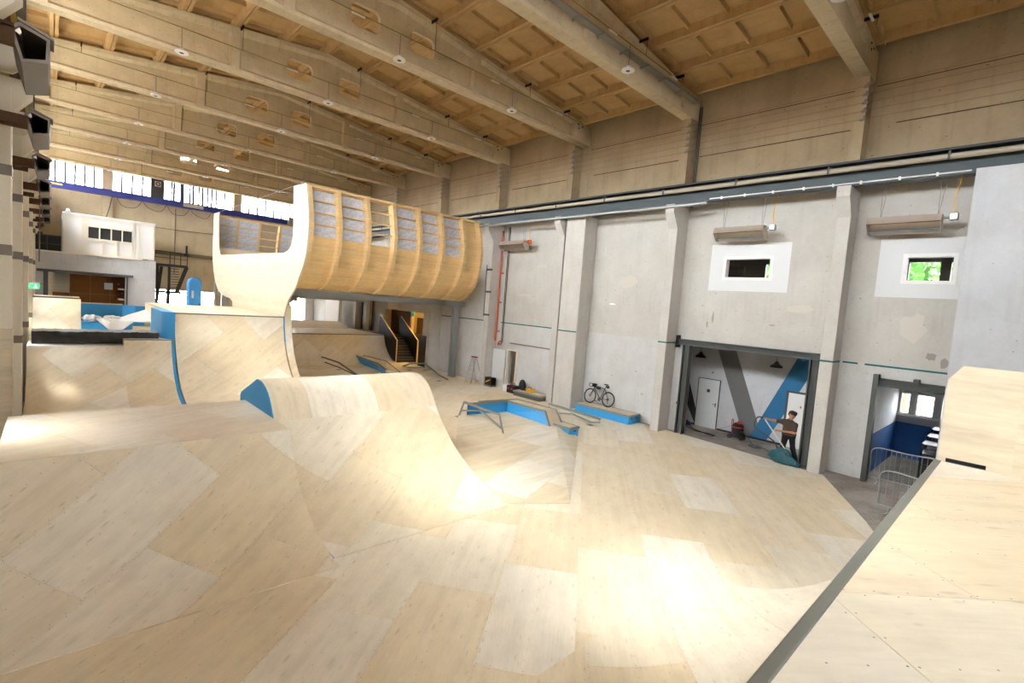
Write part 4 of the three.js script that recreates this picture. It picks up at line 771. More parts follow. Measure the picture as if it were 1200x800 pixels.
// ------------------------------------------------------------------ far door, tools and ladder by the wall
{
  const d = setting('door_3', [box(18.12, 18.3, 0, 2.06, -19.46, -19.4), box(18.12, 18.3, 0, 2.06, -18.72, -18.66), box(18.12, 18.3, 2.06, 2.12, -19.46, -18.66)], M.cream, 'pale steel door standing open against the wall by the ladder', 'door');
  put(d, 'leaf', rbox(17.98, 18.03, 0.02, 2.06, -20.65, -19.45, 0.006), M.doorGrey);
  put(d, 'handle', [rod(V(17.98, 1.05, -20.52), V(17.92, 1.05, -20.52), 0.012, 8), rbox(17.91, 17.93, 1.04, 1.06, -20.53, -20.38, 0.008)], M.dark);
  setting('wall_store', [box(18.5, 20, 0, 2.4, -20, -19.9), box(18.5, 20, 0, 2.4, -18.2, -18.1), box(20, 20.1, 0, 2.4, -20, -18.1), box(18.5, 20.1, 2.4, 2.5, -20, -18.1)], M.cream, 'dim store room behind the open far door', 'wall');
  single('riser_pipe', [...[3, 4.6, 6.2, 7.8].map((y) => box(17.93, XR - 0.015, y, y + 0.05, -20.33, -20.23)), tube([V(17.95, 8.5, -20.28), V(17.95, 5, -20.28), V(17.95, 2.5, -20.3)], 0.045, 20, 8)], M.orange, 'orange riser pipe beside the halfpipe column', 'pipe');
  single('cable_riser', [0, 1].map((k) => rod(V(18.1, 2.45, -19.95 + k * 0.09), V(18.1, 8.7, -19.95 + k * 0.09), 0.022, 6)), M.dark, 'dark cable riser right of the orange pipe', 'cables');
  single('valve_cluster', [new THREE.TorusGeometry(0.1, 0.03, 8, 14).translate(18.02, 2.42, -19.95), new THREE.TorusGeometry(0.08, 0.03, 8, 14).rotateY(0.8).translate(18.0, 2.34, -20.1)], M.orange, 'orange valve wheels above the open far door', 'valve');
  single('cable_tray', box(18.14, 18.19, 2.44, 2.5, -19.3, -16.1), M.heater, 'narrow cable tray along the wall right of the far door', 'cable tray');
  const fr = thing('wall_ladder_frame', 'narrow steel hoop frame on the halfpipe column', 'frame', V(17.38, 3.8, -20.5));
  fr.part('hoop', [rod(V(17.36, 3.8, -20.74), V(17.36, 6.6, -20.74), 0.02, 6), ...[3.85, 5.1, 6.3].map((y) => box(17.34, 17.4, y, y + 0.1, -20.76, -20.3))], M.dark);
  const L = thing('step_ladder', 'aluminium step ladder with a red top standing by the wall', 'ladder', V(17.35, 0, -21.2)), top = 1.45;
  for (const [z0, z1] of [[-21.6, -21.4], [-21.05, -21.1]]) L.part('front_rail', bar(V(17.05, 0.01, z0), V(17.3, top, z1), 0.05, 0.025), M.galv);
  for (const [z0, z1] of [[-21.4, -21.35], [-20.75, -21.05]]) L.part('rear_rail', bar(V(17.6, 0.01, z0 + 0.1), V(17.32, top, z1), 0.045, 0.025), M.galv);
  for (let k = 1; k < 6; k++) { const f = k / 6, x = 17.05 + 0.25 * f; L.part('step', box(x, x + 0.08, top * f, top * f + 0.025, -21.6 + 0.2 * f, -21.05 - 0.05 * f), M.galv); }
  L.part('red_cap', rbox(17.24, 17.4, top, top + 0.06, -21.45, -21.02, 0.015), M.red);
  const cr = thing('storage_crate', 'black crate with a yellow slash leaning by the open door', 'crate', V(17.6, 0, -20));
  cr.part('body', rbox(17.4, 17.75, 0.06, 0.5, -20.3, -19.75, 0.02), M.black); cr.part('base', rbox(17.38, 17.77, 0.005, 0.09, -20.32, -19.73, 0.02), M.heater); cr.part('yellow_mark', bar(V(17.396, 0.24, -20.2), V(17.396, 0.4, -19.85), 0.07, 0.006, V(1, 0, 0)), M.yellow);
  const tb = thing('tool_box', 'red and black tool box on the floor beside the tool ledge', 'tool box', V(17.4, 0, -18));
  tb.part('body', rbox(17.2, 17.62, 0.02, 0.4, -18.3, -17.75, 0.03), M.rubber); tb.part('lid_clip', [box(17.18, 17.21, 0.2, 0.3, -18.2, -18.1), box(17.18, 17.21, 0.2, 0.3, -17.95, -17.85)], M.red); tb.part('grip', tube([V(17.4, 0.39, -18.2), V(17.4, 0.5, -18.15), V(17.4, 0.5, -17.9), V(17.4, 0.39, -17.85)], 0.02, 16, 6), M.red);
  single('white_carton', rbox(17.35, 17.7, 0.004, 0.36, -18.75, -18.4, 0.01), M.white, 'small white carton left of the tool box', 'box');
  const bp = thing('backpack', 'black backpack leaning on the wall behind the tools', 'backpack', V(18.0, 0, -17.95));
  bp.part('bag', (() => { const g = new THREE.SphereGeometry(1, 18, 14).scale(0.16, 0.33, 0.22); return g.translate(18.0, 0.36, -17.95); })(), M.black); bp.part('strap', tube([V(17.86, 0.5, -17.85), V(17.8, 0.35, -17.72), V(17.86, 0.12, -17.8)], 0.02, 14, 6), M.black);
  const cs = thing('drill_case', 'yellow tool case lying on the low box ledge', 'case', V(17.5, 0.26, -16.8));
  cs.part('body', rbox(17.35, 17.6, 0.261, 0.44, -17.05, -16.6, 0.03), M.yellow); cs.part('grip', tube([V(17.42, 0.43, -16.95), V(17.4, 0.5, -16.9), V(17.4, 0.5, -16.72), V(17.42, 0.43, -16.68)], 0.016, 14, 6), M.black);
  single('drill', [rod(V(17.4, 0.32, -17.35), V(17.4, 0.32, -17.1), 0.04, 10), rbox(17.36, 17.44, 0.262, 0.3, -17.45, -17.3, 0.01), rod(V(17.4, 0.28, -17.4), V(17.4, 0.33, -17.3), 0.025, 8)], M.black, 'black drill lying left of the yellow case', 'drill');
  single('paper_sheet', box(17.25, 17.55, 0.261, 0.264, -16.5, -16.15), M.white, 'white sheet of paper lying right of the yellow case', 'paper');
  single('speaker_box', rbox(17.62, 17.95, 0.004, 0.3, -15.76, -15.71, 0.01), M.black, 'small black box between the tool ledge and a thin column', 'box');
}
// recess behind the stair, lit from inside
{
  const w = setting('wall_stairwell', [box(21.0, 21.1, 0, 3.7, -33.6, -27.8), box(18.5, 21, 0, 3.7, -33.7, -33.6), box(18.5, 21, 0, 3.7, -27.8, -27.7), box(18.5, 21.1, 3.6, 3.7, -33.6, -27.7)], std('#e8d29a', 0.8), 'yellowish walls of the lit stairwell behind the black stair', 'wall');
  put(w, 'brown_partition', box(18.9, 19.0, 0, 3.6, -33.5, -30.7), M.brown); put(w, 'landing', box(17.2, 20.9, 1.6, 1.75, -33.5, -31.7), M.panelBlack);
  put(w, 'dark_door', box(20.9, 21.0, 1.2, 3.0, -33.0, -32.2), M.brown);
  const s = thing('exit_sign', 'green exit sign glowing in the stairwell', 'sign', V(18.9, 3.3, -30.3)); s.part('plate', box(18.86, 18.9, 3.2, 3.5, -30.65, -30.2), M.green);
  const l = thing('stairwell_lamp', 'round lamp under the stairwell ceiling', 'lamp', V(19.9, 3.5, -29.5));
  l.part('shade', rod(V(19.9, 3.52, -29.5), V(19.9, 3.6, -29.5), 0.2, 20), std('#fff2d0', 0.5, { emissive: '#ffdf9a', emissiveIntensity: 2 }));
  const pt = new THREE.PointLight('#ffe0a8', 12, 0, 2); pt.position.set(19.9, 3.3, -29.5); pt.castShadow = true; pt.shadow.radius = 5; scene.add(pt);
}
// ------------------------------------------------------------------ far end: crane bridge, white building, steel stair
{
  const t = thing('bridge_crane', 'long dark blue crane bridge spanning the hall before the high windows', 'crane', V(8, 9.55, -46.2));
  t.part('bridge_girder', box(-0.45, 17.3, 10.12, 10.56, -46.4, -46.0), M.navy);
  t.part('warning_strip', box(-0.4, 0.55, 10.3, 10.4, -45.998, -45.99), M.yellow); t.part('name_plate', box(7.45, 8.8, 10.22, 10.48, -45.998, -45.985), M.pipe);
  for (const x of [-0.55, 17.36]) t.part('end_carriage', box(x - 0.12, x + 0.12, 9.56, 10.12, -47.0, -45.2), M.navy);
  t.part('hoist', [box(15.2, 15.75, 10.1, 10.75, -46.0, -45.6), box(15.95, 16.4, 10.1, 10.65, -46.0, -45.6)], M.heater);
  for (let k = 0; k < 6; k++) { const x = 3.4 + k * 1.5; t.part('festoon_cable', tube([V(x, 10.12, -45.95), V(x + 0.35, 9.55 + (k % 2) * 0.15, -45.95), V(x + 1.1, 9.55, -45.95), V(x + 1.5, 10.12, -45.95)], 0.018, 20, 5), M.darker); }
  const w = thing('fan_unit', 'dark ventilation box with a round fan in the high window strip', 'fan', V(5.95, 10.6, -47.4));
  w.part('housing', box(5.55, 6.4, 10.6, 12.15, -47.55, -47.25), M.darker); w.part('fan_plate', box(5.78, 6.18, 11.55, 11.95, -47.25, -47.22), M.pipe); w.part('fan_ring', new THREE.TorusGeometry(0.12, 0.035, 8, 20).translate(5.98, 11.75, -47.21), M.black);
  for (const x of [7.0, 7.6, 8.3, 8.95, 9.6]) put(wallE, numbered('wall_back/blue_mullion').split('/')[1], box(x, x + 0.16, 10.56, 12.2, ZE - 0.03, ZE + 0.01), M.navy);
}
{
  const zf = -41, t = thing('control_building', 'white two storey control cabin built into the far left corner', 'building', V(2, 0, zf));
  t.part('ground_wall', exZ(rect(-0.95, 5.17, 0.004, 5.62), zf - 0.25, zf, [rect(-0.1, 3.57, 0.1, 4.42)]), M.whiteWall);
  t.part('side_wall', box(4.97, 5.17, 0.004, 5.62, -46.5, zf - 0.25), M.whiteWall); t.part('roof_slab', box(-0.95, 5.17, 5.5, 5.66, -46.5, zf - 0.01), M.whiteWall);
  t.part('edge_trim', box(-0.95, 4.45, 5.62, 5.7, zf - 0.05, zf + 0.06), M.cream);
  t.part('steel_lintel', box(-0.62, 3.97, 4.42, 4.58, zf - 0.02, zf + 0.07), M.frameGrey); t.part('steel_jamb', box(-0.33, -0.12, 0.1, 4.42, zf - 0.02, zf + 0.05), M.frameGrey); t.part('steel_jamb', box(3.6, 3.7, 0.1, 4.42, zf - 0.02, zf + 0.05), M.frameGrey); t.part('wood_jamb', box(-0.1, 0.08, 0.1, 4.42, zf - 0.3, zf + 0.02), M.ply);
  for (let k = 0; k < 4; k++) for (let j = 0; j < 2; j++) t.part('board', box(-0.1 + k * 1.02, 0.9 + k * 1.02, 1.9 + j * 1.25, 3.13 + j * 1.25, -43.5 + (k % 2) * 0.02, -43.46 + (k % 2) * 0.02), k < 1 && j ? M.ply : M.osb);
  t.part('notice', box(2.65, 3.1, 3.5, 3.95, -43.43, -43.42), M.white);
  for (let k = 0; k < 6; k++) t.part('shelf_board', box(3.3, 3.57, 2.2 + k * 0.34, 2.28 + k * 0.34, -42.6, -41.4), k % 2 ? M.dark : M.ply);
  const y0 = 5.7, y1 = 8.05, x0 = 0.53, x1 = 5.1;
  t.part('cabin_wall', exZ(rect(x0, x1, y0, y1), zf - 0.2, zf - 0.05, [rect(1.67, 3.93, 6.69, 7.45)]), M.white); t.part('cabin_side', box(x0, x0 + 0.1, y0, y1, -46, zf - 0.2), M.white); t.part('cabin_side', box(x1 - 0.1, x1, y0, y1, -46, zf - 0.2), M.white);
  t.part('cabin_roof', box(x0 - 0.03, x1 + 0.03, y1, y1 + 0.1, -46, zf), M.white);
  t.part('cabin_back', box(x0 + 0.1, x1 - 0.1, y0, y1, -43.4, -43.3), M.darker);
  const mould = (a, b, c, d) => [box(a, b, c, c + 0.05, zf - 0.05, zf - 0.01), box(a, b, d - 0.05, d, zf - 0.05, zf - 0.01), box(a, a + 0.05, c, d, zf - 0.05, zf - 0.01), box(b - 0.05, b, c, d, zf - 0.05, zf - 0.01)];
  for (const r of [[0.6, 1.42, 5.78, 7.98], [1.47, 1.64, 5.78, 6.6], [1.47, 1.64, 7.5, 7.98], [1.47, 1.64, 6.64, 7.46], [1.7, 3.95, 7.5, 7.98], [1.7, 2.4, 5.78, 6.6], [2.45, 3.15, 5.78, 6.6], [3.2, 3.9, 5.78, 6.6], [3.97, 4.2, 5.78, 7.98], [4.25, 5.05, 5.78, 7.98]]) t.part('panel_moulding', mould(...r), M.cream);
  t.part('window_frame', [box(1.67, 3.93, 6.67, 6.72, zf - 0.18, zf - 0.02), box(1.67, 3.93, 7.42, 7.47, zf - 0.18, zf - 0.02), ...[1.67, 2.24, 2.82, 3.37, 3.9].map((x) => box(x - 0.03, x + 0.03, 6.69, 7.45, zf - 0.18, zf - 0.02))], M.cream);
  for (let k = 0; k < 4; k++) t.part('pane', box(1.7 + k * 0.565, 2.21 + k * 0.565, 6.72, 7.42, zf - 0.12, zf - 0.115), M.paneDark);
  t.part('paper', [box(3.5, 3.72, 7.2, 7.35, zf - 0.14, zf - 0.135), box(3.5, 3.75, 6.75, 7.1, zf - 0.14, zf - 0.135)], M.white);
  single('roof_spotlight', [lathe([[0, 0.22], [0.07, 0.2], [0.1, 0.08], [0.16, 0], [0, 0]], 14).translate(0.75, 8.15, -41.1)], M.white, 'small white spotlight on the roof of the white cabin', 'lamp');
  single('wall_cable', tube([V(0.6, 8.75, -47.4), V(3, 8.6, -47.4), V(7, 8.45, -47.4), V(12, 8.6, -47.4)], 0.02, 30, 5), M.black, 'black cable sagging along the bare end wall', 'cable');
  single('hanging_cable', tube([V(3.3, 10.5, -47.3), V(3.1, 9.4, -47.1), V(2.8, 8.3, -46.2), V(2.75, 8.17, -45.5)], 0.025, 20, 5), M.black, 'black cable dropping from the crane onto the white cabin', 'cable');
  single('drain_pipe', rod(V(7.2, 5, -47.5), V(7.2, 10.1, -47.5), 0.03, 8), M.dark, 'thin upright pipe on the bare end wall', 'pipe');
  const rk = thing('equipment_rack', 'black equipment rack on the roof left of the white cabin', 'rack', V(-0.2, 5.66, -42));
  rk.part('case', box(-0.72, 0.45, 5.67, 6.6, -43.5, -41.6), M.black); rk.part('rail', [box(-0.72, 0.45, 6.6, 6.66, -41.65, -41.55), box(-0.2, -0.15, 5.67, 6.6, -41.6, -41.55), box(-0.72, 0.45, 6.1, 6.14, -41.6, -41.56)], M.dark);
}
{
  const t = thing('steel_stair', 'black steel stair with railings against the end wall beside the white cabin', 'stair', V(6.3, 0, -43)), z = -43;
  t.part('platform', box(5.3, 7.34, 5.42, 5.6, z - 2, z), M.black); t.part('landing', box(5.3, 6.95, 3.5, 3.64, z - 1.4, z), M.black);
  for (const x of [6.15, 5.45]) t.part('post', box(x, x + 0.16, 0.004, 5.42, z - 0.15, z), M.black);
  t.part('railing', [rod(V(5.3, 6.5, z), V(7.3, 6.45, z), 0.03, 6), rod(V(5.3, 6.05, z), V(7.3, 6.0, z), 0.02, 6), ...[5.35, 6.25, 6.9, 7.3].map((x) => rod(V(x, 5.6, z), V(x, 6.5, z), 0.03, 6))], M.black);
  t.part('stringer', [bar(V(7.3, 5.5, z - 0.1), V(6.7, 3.6, z - 0.1), 0.06, 0.25, V(1, 0, 0)), bar(V(5.9, 5.5, z - 1), V(5.5, 1.5, z - 1), 0.06, 0.2, V(1, 0, 0))], M.black);
  for (let k = 0; k < 9; k++) t.part('step', box(6.3, 6.85 + 0.0, 3.75 + k * 0.19, 3.79 + k * 0.19, z - 0.9, z - 0.2), M.black);
  for (let k = 0; k < 8; k++) t.part('grille_bar', box(5.3, 5.75, 2.0 + k * 0.19, 2.05 + k * 0.19, z - 0.3, z - 0.25), M.black);
  single('wall_beam', box(5.3, 12, 6.42, 6.68, -47.58, -47.3), std('#5a5230', 0.7), 'olive steel beam on the bare end wall behind the black stair', 'beam');
  single('wall_hook', [box(7.9, 8.02, 6.5, 7.3, -47.25, -47.15), box(7.75, 8.15, 6.45, 6.62, -47.25, -47.1)], M.black, 'black hook bracket on the olive wall beam', 'hook');
}
// blue upright board, blue bowl pieces and the white cloth on the far deck
{
  const p = [[5.36, 3.21], [5.97, 3.21], [5.97, 4.35]]; for (let k = 0; k <= 8; k++) { const a = Math.PI * k / 8; p.push([5.665 + 0.305 * Math.cos(a), 4.4 + 0.32 * Math.sin(a)]); } p.push([5.36, 4.35]);
  const b = thing('blue_upright', 'blue upright board with a rounded top on the white deck', 'board', V(5.66, 3.2, -31)); b.part('board', exZ(p, -31.6, -31.0, [], 0.05), M.blueDeep); b.part('foot_hole', rbox(5.5, 5.6, 3.6, 4.0, -31.0, -30.985, 0.006), M.pipe);
  const q = thing('blue_box_ramp', 'blue painted box ramp with a low front behind the black slab', 'ramp', V(2, 0, -29.5));
  q.part('front', box(1.04, 2.9, 0.004, 2.24, -31, -29.9), M.blue); q.part('plywood_face', exX([[-29.85, 0.004], [-29.85, 2.1], [-30.2, 2.1], [-30.2, 0.004]], 2.9, 3.6), M.ply);
  q.part('rear_wall', exY([[1.1, -33.6], [1.1, -33.4], [2.8, -33.4], [3.3, -32.9], [4.2, -32.9], [4.2, -33.1], [3.4, -33.1], [2.9, -33.6]], 1.6, 2.95), M.blue);
  q.part('rear_edge', exY([[1.1, -33.62], [1.1, -33.38], [2.8, -33.38], [2.8, -33.62]], 2.95, 3.0), M.ply);
  const s = thing('far_quarter_pipe', 'pale sunlit plywood quarter pipe beside the left wall behind the black slab', 'quarter pipe', V(0.2, 0, -29.5));
  const pr = arc(-26.9, 3.6, 3.3, 12); s.part('body', exX([...lower(pr, 0.006).map(([z, y]) => [z, Math.max(0.001, y)]), [-33, 3.29], [-33, 0.001]], -0.58, 1.03), M.under); laySheets(s, s.position, pr, domOf(-0.58, 1.03, pr), { ang: 40 });
  s.part('coping', box(-0.58, 1.03, 3.27, 3.33, pr[12][0] - 0.1, pr[12][0] + 0.03), M.dark);
  // cloth: hangs from the right in a sagging swag, a corner falling over the blue front
  const g = new THREE.PlaneGeometry(1, 1, 40, 26), a = g.attributes.position, pt = (x, y, z) => onZ(x, y, z);
  const up = [pt(112, 373.5, -29.8), pt(140, 372, -30.6), pt(160, 366, -31.2), pt(187, 358, -31.6)], dn = [pt(113, 374.5, -29.78), pt(135, 392, -29.78), pt(157, 377, -29.8), pt(181, 378, -29.8)];
  const ed = [pt(112.5, 374, -29.82), pt(134, 375, -29.82), pt(157, 376, -29.82), pt(181, 377, -29.82)];
  const cu = new THREE.CatmullRomCurve3(up), lin = (L, u) => { const k = Math.min(2, Math.floor(u * 3)), f = u * 3 - k; return L[k].clone().lerp(L[k + 1], f); };
  for (let i = 0; i < a.count; i++) { const u = a.getX(i) + 0.5, v = 0.5 - a.getY(i), q2 = v < 0.5 ? cu.getPoint(u).lerp(lin(ed, u), v * 2) : lin(ed, u).lerp(lin(dn, u), v * 2 - 1); q2.y += Math.sin(u * 15 + v * 5) * 0.012 * (1 - v) + 0.02 * (1 - v); q2.z += Math.sin(u * 22 + v * 3) * 0.02; a.setXYZ(i, q2.x, q2.y, q2.z); }
  g.computeVertexNormals(); single('white_cloth', g, std('#f4f3f1', 0.9), 'white cloth draped over the blue box ramp', 'cloth');
  for (const [x, k] of [[1.4, 0], [2.15, 1]]) { const f = new THREE.IcosahedronGeometry(0.3, 3), b2 = f.attributes.position; for (let i = 0; i < b2.count; i++) { const n = V(b2.getX(i), b2.getY(i), b2.getZ(i)), q2 = 1 + 0.12 * Math.sin(n.x * 31 + k) + 0.1 * Math.sin(n.y * 37 + n.z * 29); b2.setXYZ(i, n.x * q2 * 1.2, n.y * q2 * 0.55, n.z * q2); } f.computeVertexNormals(); single('plastic_bundle', f.translate(x, 2.4, -30.4), std('#c9c8c4', 0.35), k ? 'crumpled clear plastic bundle beside the white cloth' : 'crumpled clear plastic bundle beside the far quarter pipe', 'plastic'); }
}
// white boards and dark doorway at the back of the right wall
{
  single('white_board', box(16.7, 17.0, 1.764, 4.1, -40.5, -37.9), M.white, 'large white board leaning at the right wall under the halfpipe', 'board');
  const d = thing('dark_doorway', 'tall dark door leaf in the right wall under the halfpipe', 'door', V(18.1, 1.76, -36)); d.part('leaf', box(18.02, 18.1, 1.76, 4.2, -36.2, -34.9), M.brown); d.part('post', box(17.9, 18.1, 1.76, 4.3, -36.4, -36.2), M.black);
  single('white_wedge', exX([[-38.0, 1.77], [-36.0, 1.77], [-38.0, 2.2]], 12.5, 16.8), M.plyPale, 'pale wedge ramp on the deck under the halfpipe', 'ramp');
}
// ------------------------------------------------------------------ left wall: girder, arms, heaters, sign
{
  const t = thing('crane_girder', 'brown crane runway girder with yellow edges along the left wall', 'girder', V(-0.6, 8.41, -20)), z0 = -47.2, z1 = 6.5, Y = 8.41;
  t.part('web', box(-0.57, -0.53, Y, Y + 0.7, z0, z1), M.heater); t.part('bottom_flange', box(-0.7, -0.4, Y - 0.0, Y + 0.03, z0, z1), M.brown);
  t.part('yellow_edge', box(-0.7, -0.64, Y - 0.008, Y, z0, z1), std('#b08d2e', 0.6)); t.part('yellow_edge', box(-0.48, -0.41, Y - 0.008, Y + 0.05, z0, z1), std('#b08d2e', 0.6)); t.part('top_flange', box(-0.7, -0.36, Y + 0.7, Y + 0.74, z0, z1), M.heater);
  for (const z of BZ.slice(2)) {
    const a = thing('steel_cantilever', 'brown steel arm reaching out below the left crane girder', 'steel arm', V(-0.7, 7.5, z + 0.3), 'steel arms below the left girder');
    a.part('beam', [box(XL + 0.01, -0.36, 7.62, 7.65, z + 0.25, z + 0.43), box(XL + 0.01, -0.36, 7.4, 7.43, z + 0.25, z + 0.43), box(XL + 0.01, -0.36, 7.43, 7.62, z + 0.33, z + 0.36)], M.brown);
    const b = copy(a, 0, -0.7, z < -46 ? 1.6 : -1.6); b.scale.set(0.9, 0.5, 0.7);
  }
  for (let i = 2; i < BZ.length - 1; i++) {
    const z = BZ[i] - 0.4, h = thing('radiant_heater', 'hooded metal heater under the left crane girder', 'heater', V(-0.3, 7.6, z), 'hooded heaters on the left wall'), x = -0.34, y = 7.35;
    const pent = [[x, y + 0.62], [x + 0.32, y + 0.5], [x + 0.3, y + 0.16], [x + 0.02, y + 0.08], [x - 0.1, y + 0.52]], inr = [[x, y + 0.57], [x + 0.28, y + 0.47], [x + 0.27, y + 0.2], [x + 0.04, y + 0.13], [x - 0.06, y + 0.5]];
    h.part('hood', exZ(pent, z - 1.8, z, [inr]), M.heater); h.part('reflector', exZ([[x - 0.05, y + 0.5], [x + 0.0, y + 0.56], [x + 0.02, y + 0.5], [x, y + 0.46]], z - 1.75, z - 0.05), M.reflector); h.part('back_plate', exZ(pent, z - 1.82, z - 1.8), M.darker);
    h.part('top_cover', exZ([[x - 0.02, y + 0.64], [x + 0.36, y + 0.49], [x + 0.36, y + 0.52], [x - 0.02, y + 0.68]], z - 0.5, z + 0.02), M.heater);
    h.part('bracket_plate', exZ([[XL + 0.01, y + 0.95], [x + 0.22, y + 0.95], [x + 0.22, y + 0.72], [x - 0.15, y + 0.4], [XL + 0.01, y + 0.4]], z - 2.0, z - 1.92), M.cream); h.part('hanger', rod(V(x + 0.05, y + 0.62, z - 0.3), V(x + 0.05, 8.4, z - 0.3), 0.01, 5), M.dark);
  }
  single('drop_pipe', rod(V(-0.42, 4.9, -34.5), V(-0.42, 8.4, -34.5), 0.03, 6), M.heater, 'thin upright pipe hanging at the far end of the left wall', 'pipe');
  const s = thing('exit_sign', 'green and white exit sign with an arrow on the left wall', 'sign', V(-0.5, 4.0, -30)); const zz = -29.6, c = onZ(35.5, 335, zz);
  s.part('panel', box(c.x - 0.33, c.x + 0.3, c.y - 0.11, c.y + 0.11, zz - 0.03, zz), M.green); s.part('mount', box(c.x - 0.4, c.x + 0.36, c.y + 0.12, c.y + 0.17, zz - 0.04, zz + 0.01), M.heater);
  s.part('arrow', [exZ([[c.x - 0.26, c.y], [c.x - 0.16, c.y + 0.07], [c.x - 0.16, c.y - 0.07]], zz, zz + 0.004), box(c.x - 0.16, c.x - 0.03, c.y - 0.025, c.y + 0.025, zz, zz + 0.004)], M.white); s.part('running_figure', [rod(V(c.x + 0.17, c.y + 0.06, zz), V(c.x + 0.17, c.y + 0.06, zz + 0.004), 0.025, 8), bar(V(c.x + 0.16, c.y + 0.03, zz + 0.002), V(c.x + 0.1, c.y - 0.08, zz + 0.002), 0.04, 0.004, V(0, 0, 1)), bar(V(c.x + 0.15, c.y, zz + 0.002), V(c.x + 0.22, c.y - 0.07, zz + 0.002), 0.03, 0.004, V(0, 0, 1))], M.white);
}
// ------------------------------------------------------------------ lamps and busbars under the beams
{
  const z = BZ[2] + 0.5, lamp = thing('high_bay_lamp', 'round white high bay lamp hanging in front of a roof beam', 'lamp', V(8, 11.95, z), 'high bay lamps under the roof beams');
  lamp.part('disc', lathe([[0.06, 0], [0.19, 0.0], [0.2, 0.02], [0.18, 0.05], [0.08, 0.08], [0.06, 0.14], [0, 0.14]], 24).translate(8, 11.95, z), M.white); lamp.part('lens', rod(V(8, 11.945, z), V(8, 11.96, z), 0.065, 16), M.dark); lamp.part('drop', rod(V(8, 12.09, z), V(8, 12.75, z), 0.012, 6), M.steel);
  const bus = thing('busbar', 'thin olive busbar hung along a roof beam', 'busbar', V(8, 12.75, z), 'busbars along the roof beams');
  bus.part('rail', box(-0.4, 17.4, 12.745, 12.765, z - 0.015, z + 0.015), std('#8d8350', 0.6)); for (const x of [0.8, 4.9, 9.3, 13.8, 16.2]) bus.part('hanger', [rod(V(x, 12.77, z), V(x, roofY(x) - 0.1, z), 0.008, 5), box(x - 0.02, x + 0.02, roofY(x) - 0.1, roofY(x) - 0.02, z - 0.3, z + 0.03)], M.black);
  for (const x of [6.6, 12.0, 15.6]) bus.part('tube_light', rbox(x - 0.2, x + 0.2, 12.69, 12.74, z - 0.03, z + 0.03, 0.015), M.white);
  for (let i = 2; i < BZ.length; i++) { const dz = BZ[i] - BZ[2]; if (i > 2) copy(bus, 0, 0, dz); for (const x of [3.1, 8.0, 12.9]) if (i > 2 || x !== 8) copy(lamp, x - 8, 0, dz); }
  const t = thing('cable_tray', 'wide galvanised cable tray along the second roof beam', 'cable tray', V(13.5, 12.5, -9.45));
  t.part('tray', [box(7.5, 17.5, 12.55, 12.57, -9.6, -9.4), box(7.5, 17.5, 12.55, 12.62, -9.61, -9.6), box(7.5, 17.5, 12.55, 12.62, -9.4, -9.39)], M.galv);
  for (let x = 8.2; x < 17.4; x += 1.15) t.part('arm', box(x, x + 0.05, 12.5, 12.55, -9.66, -9.3), M.galv);
}
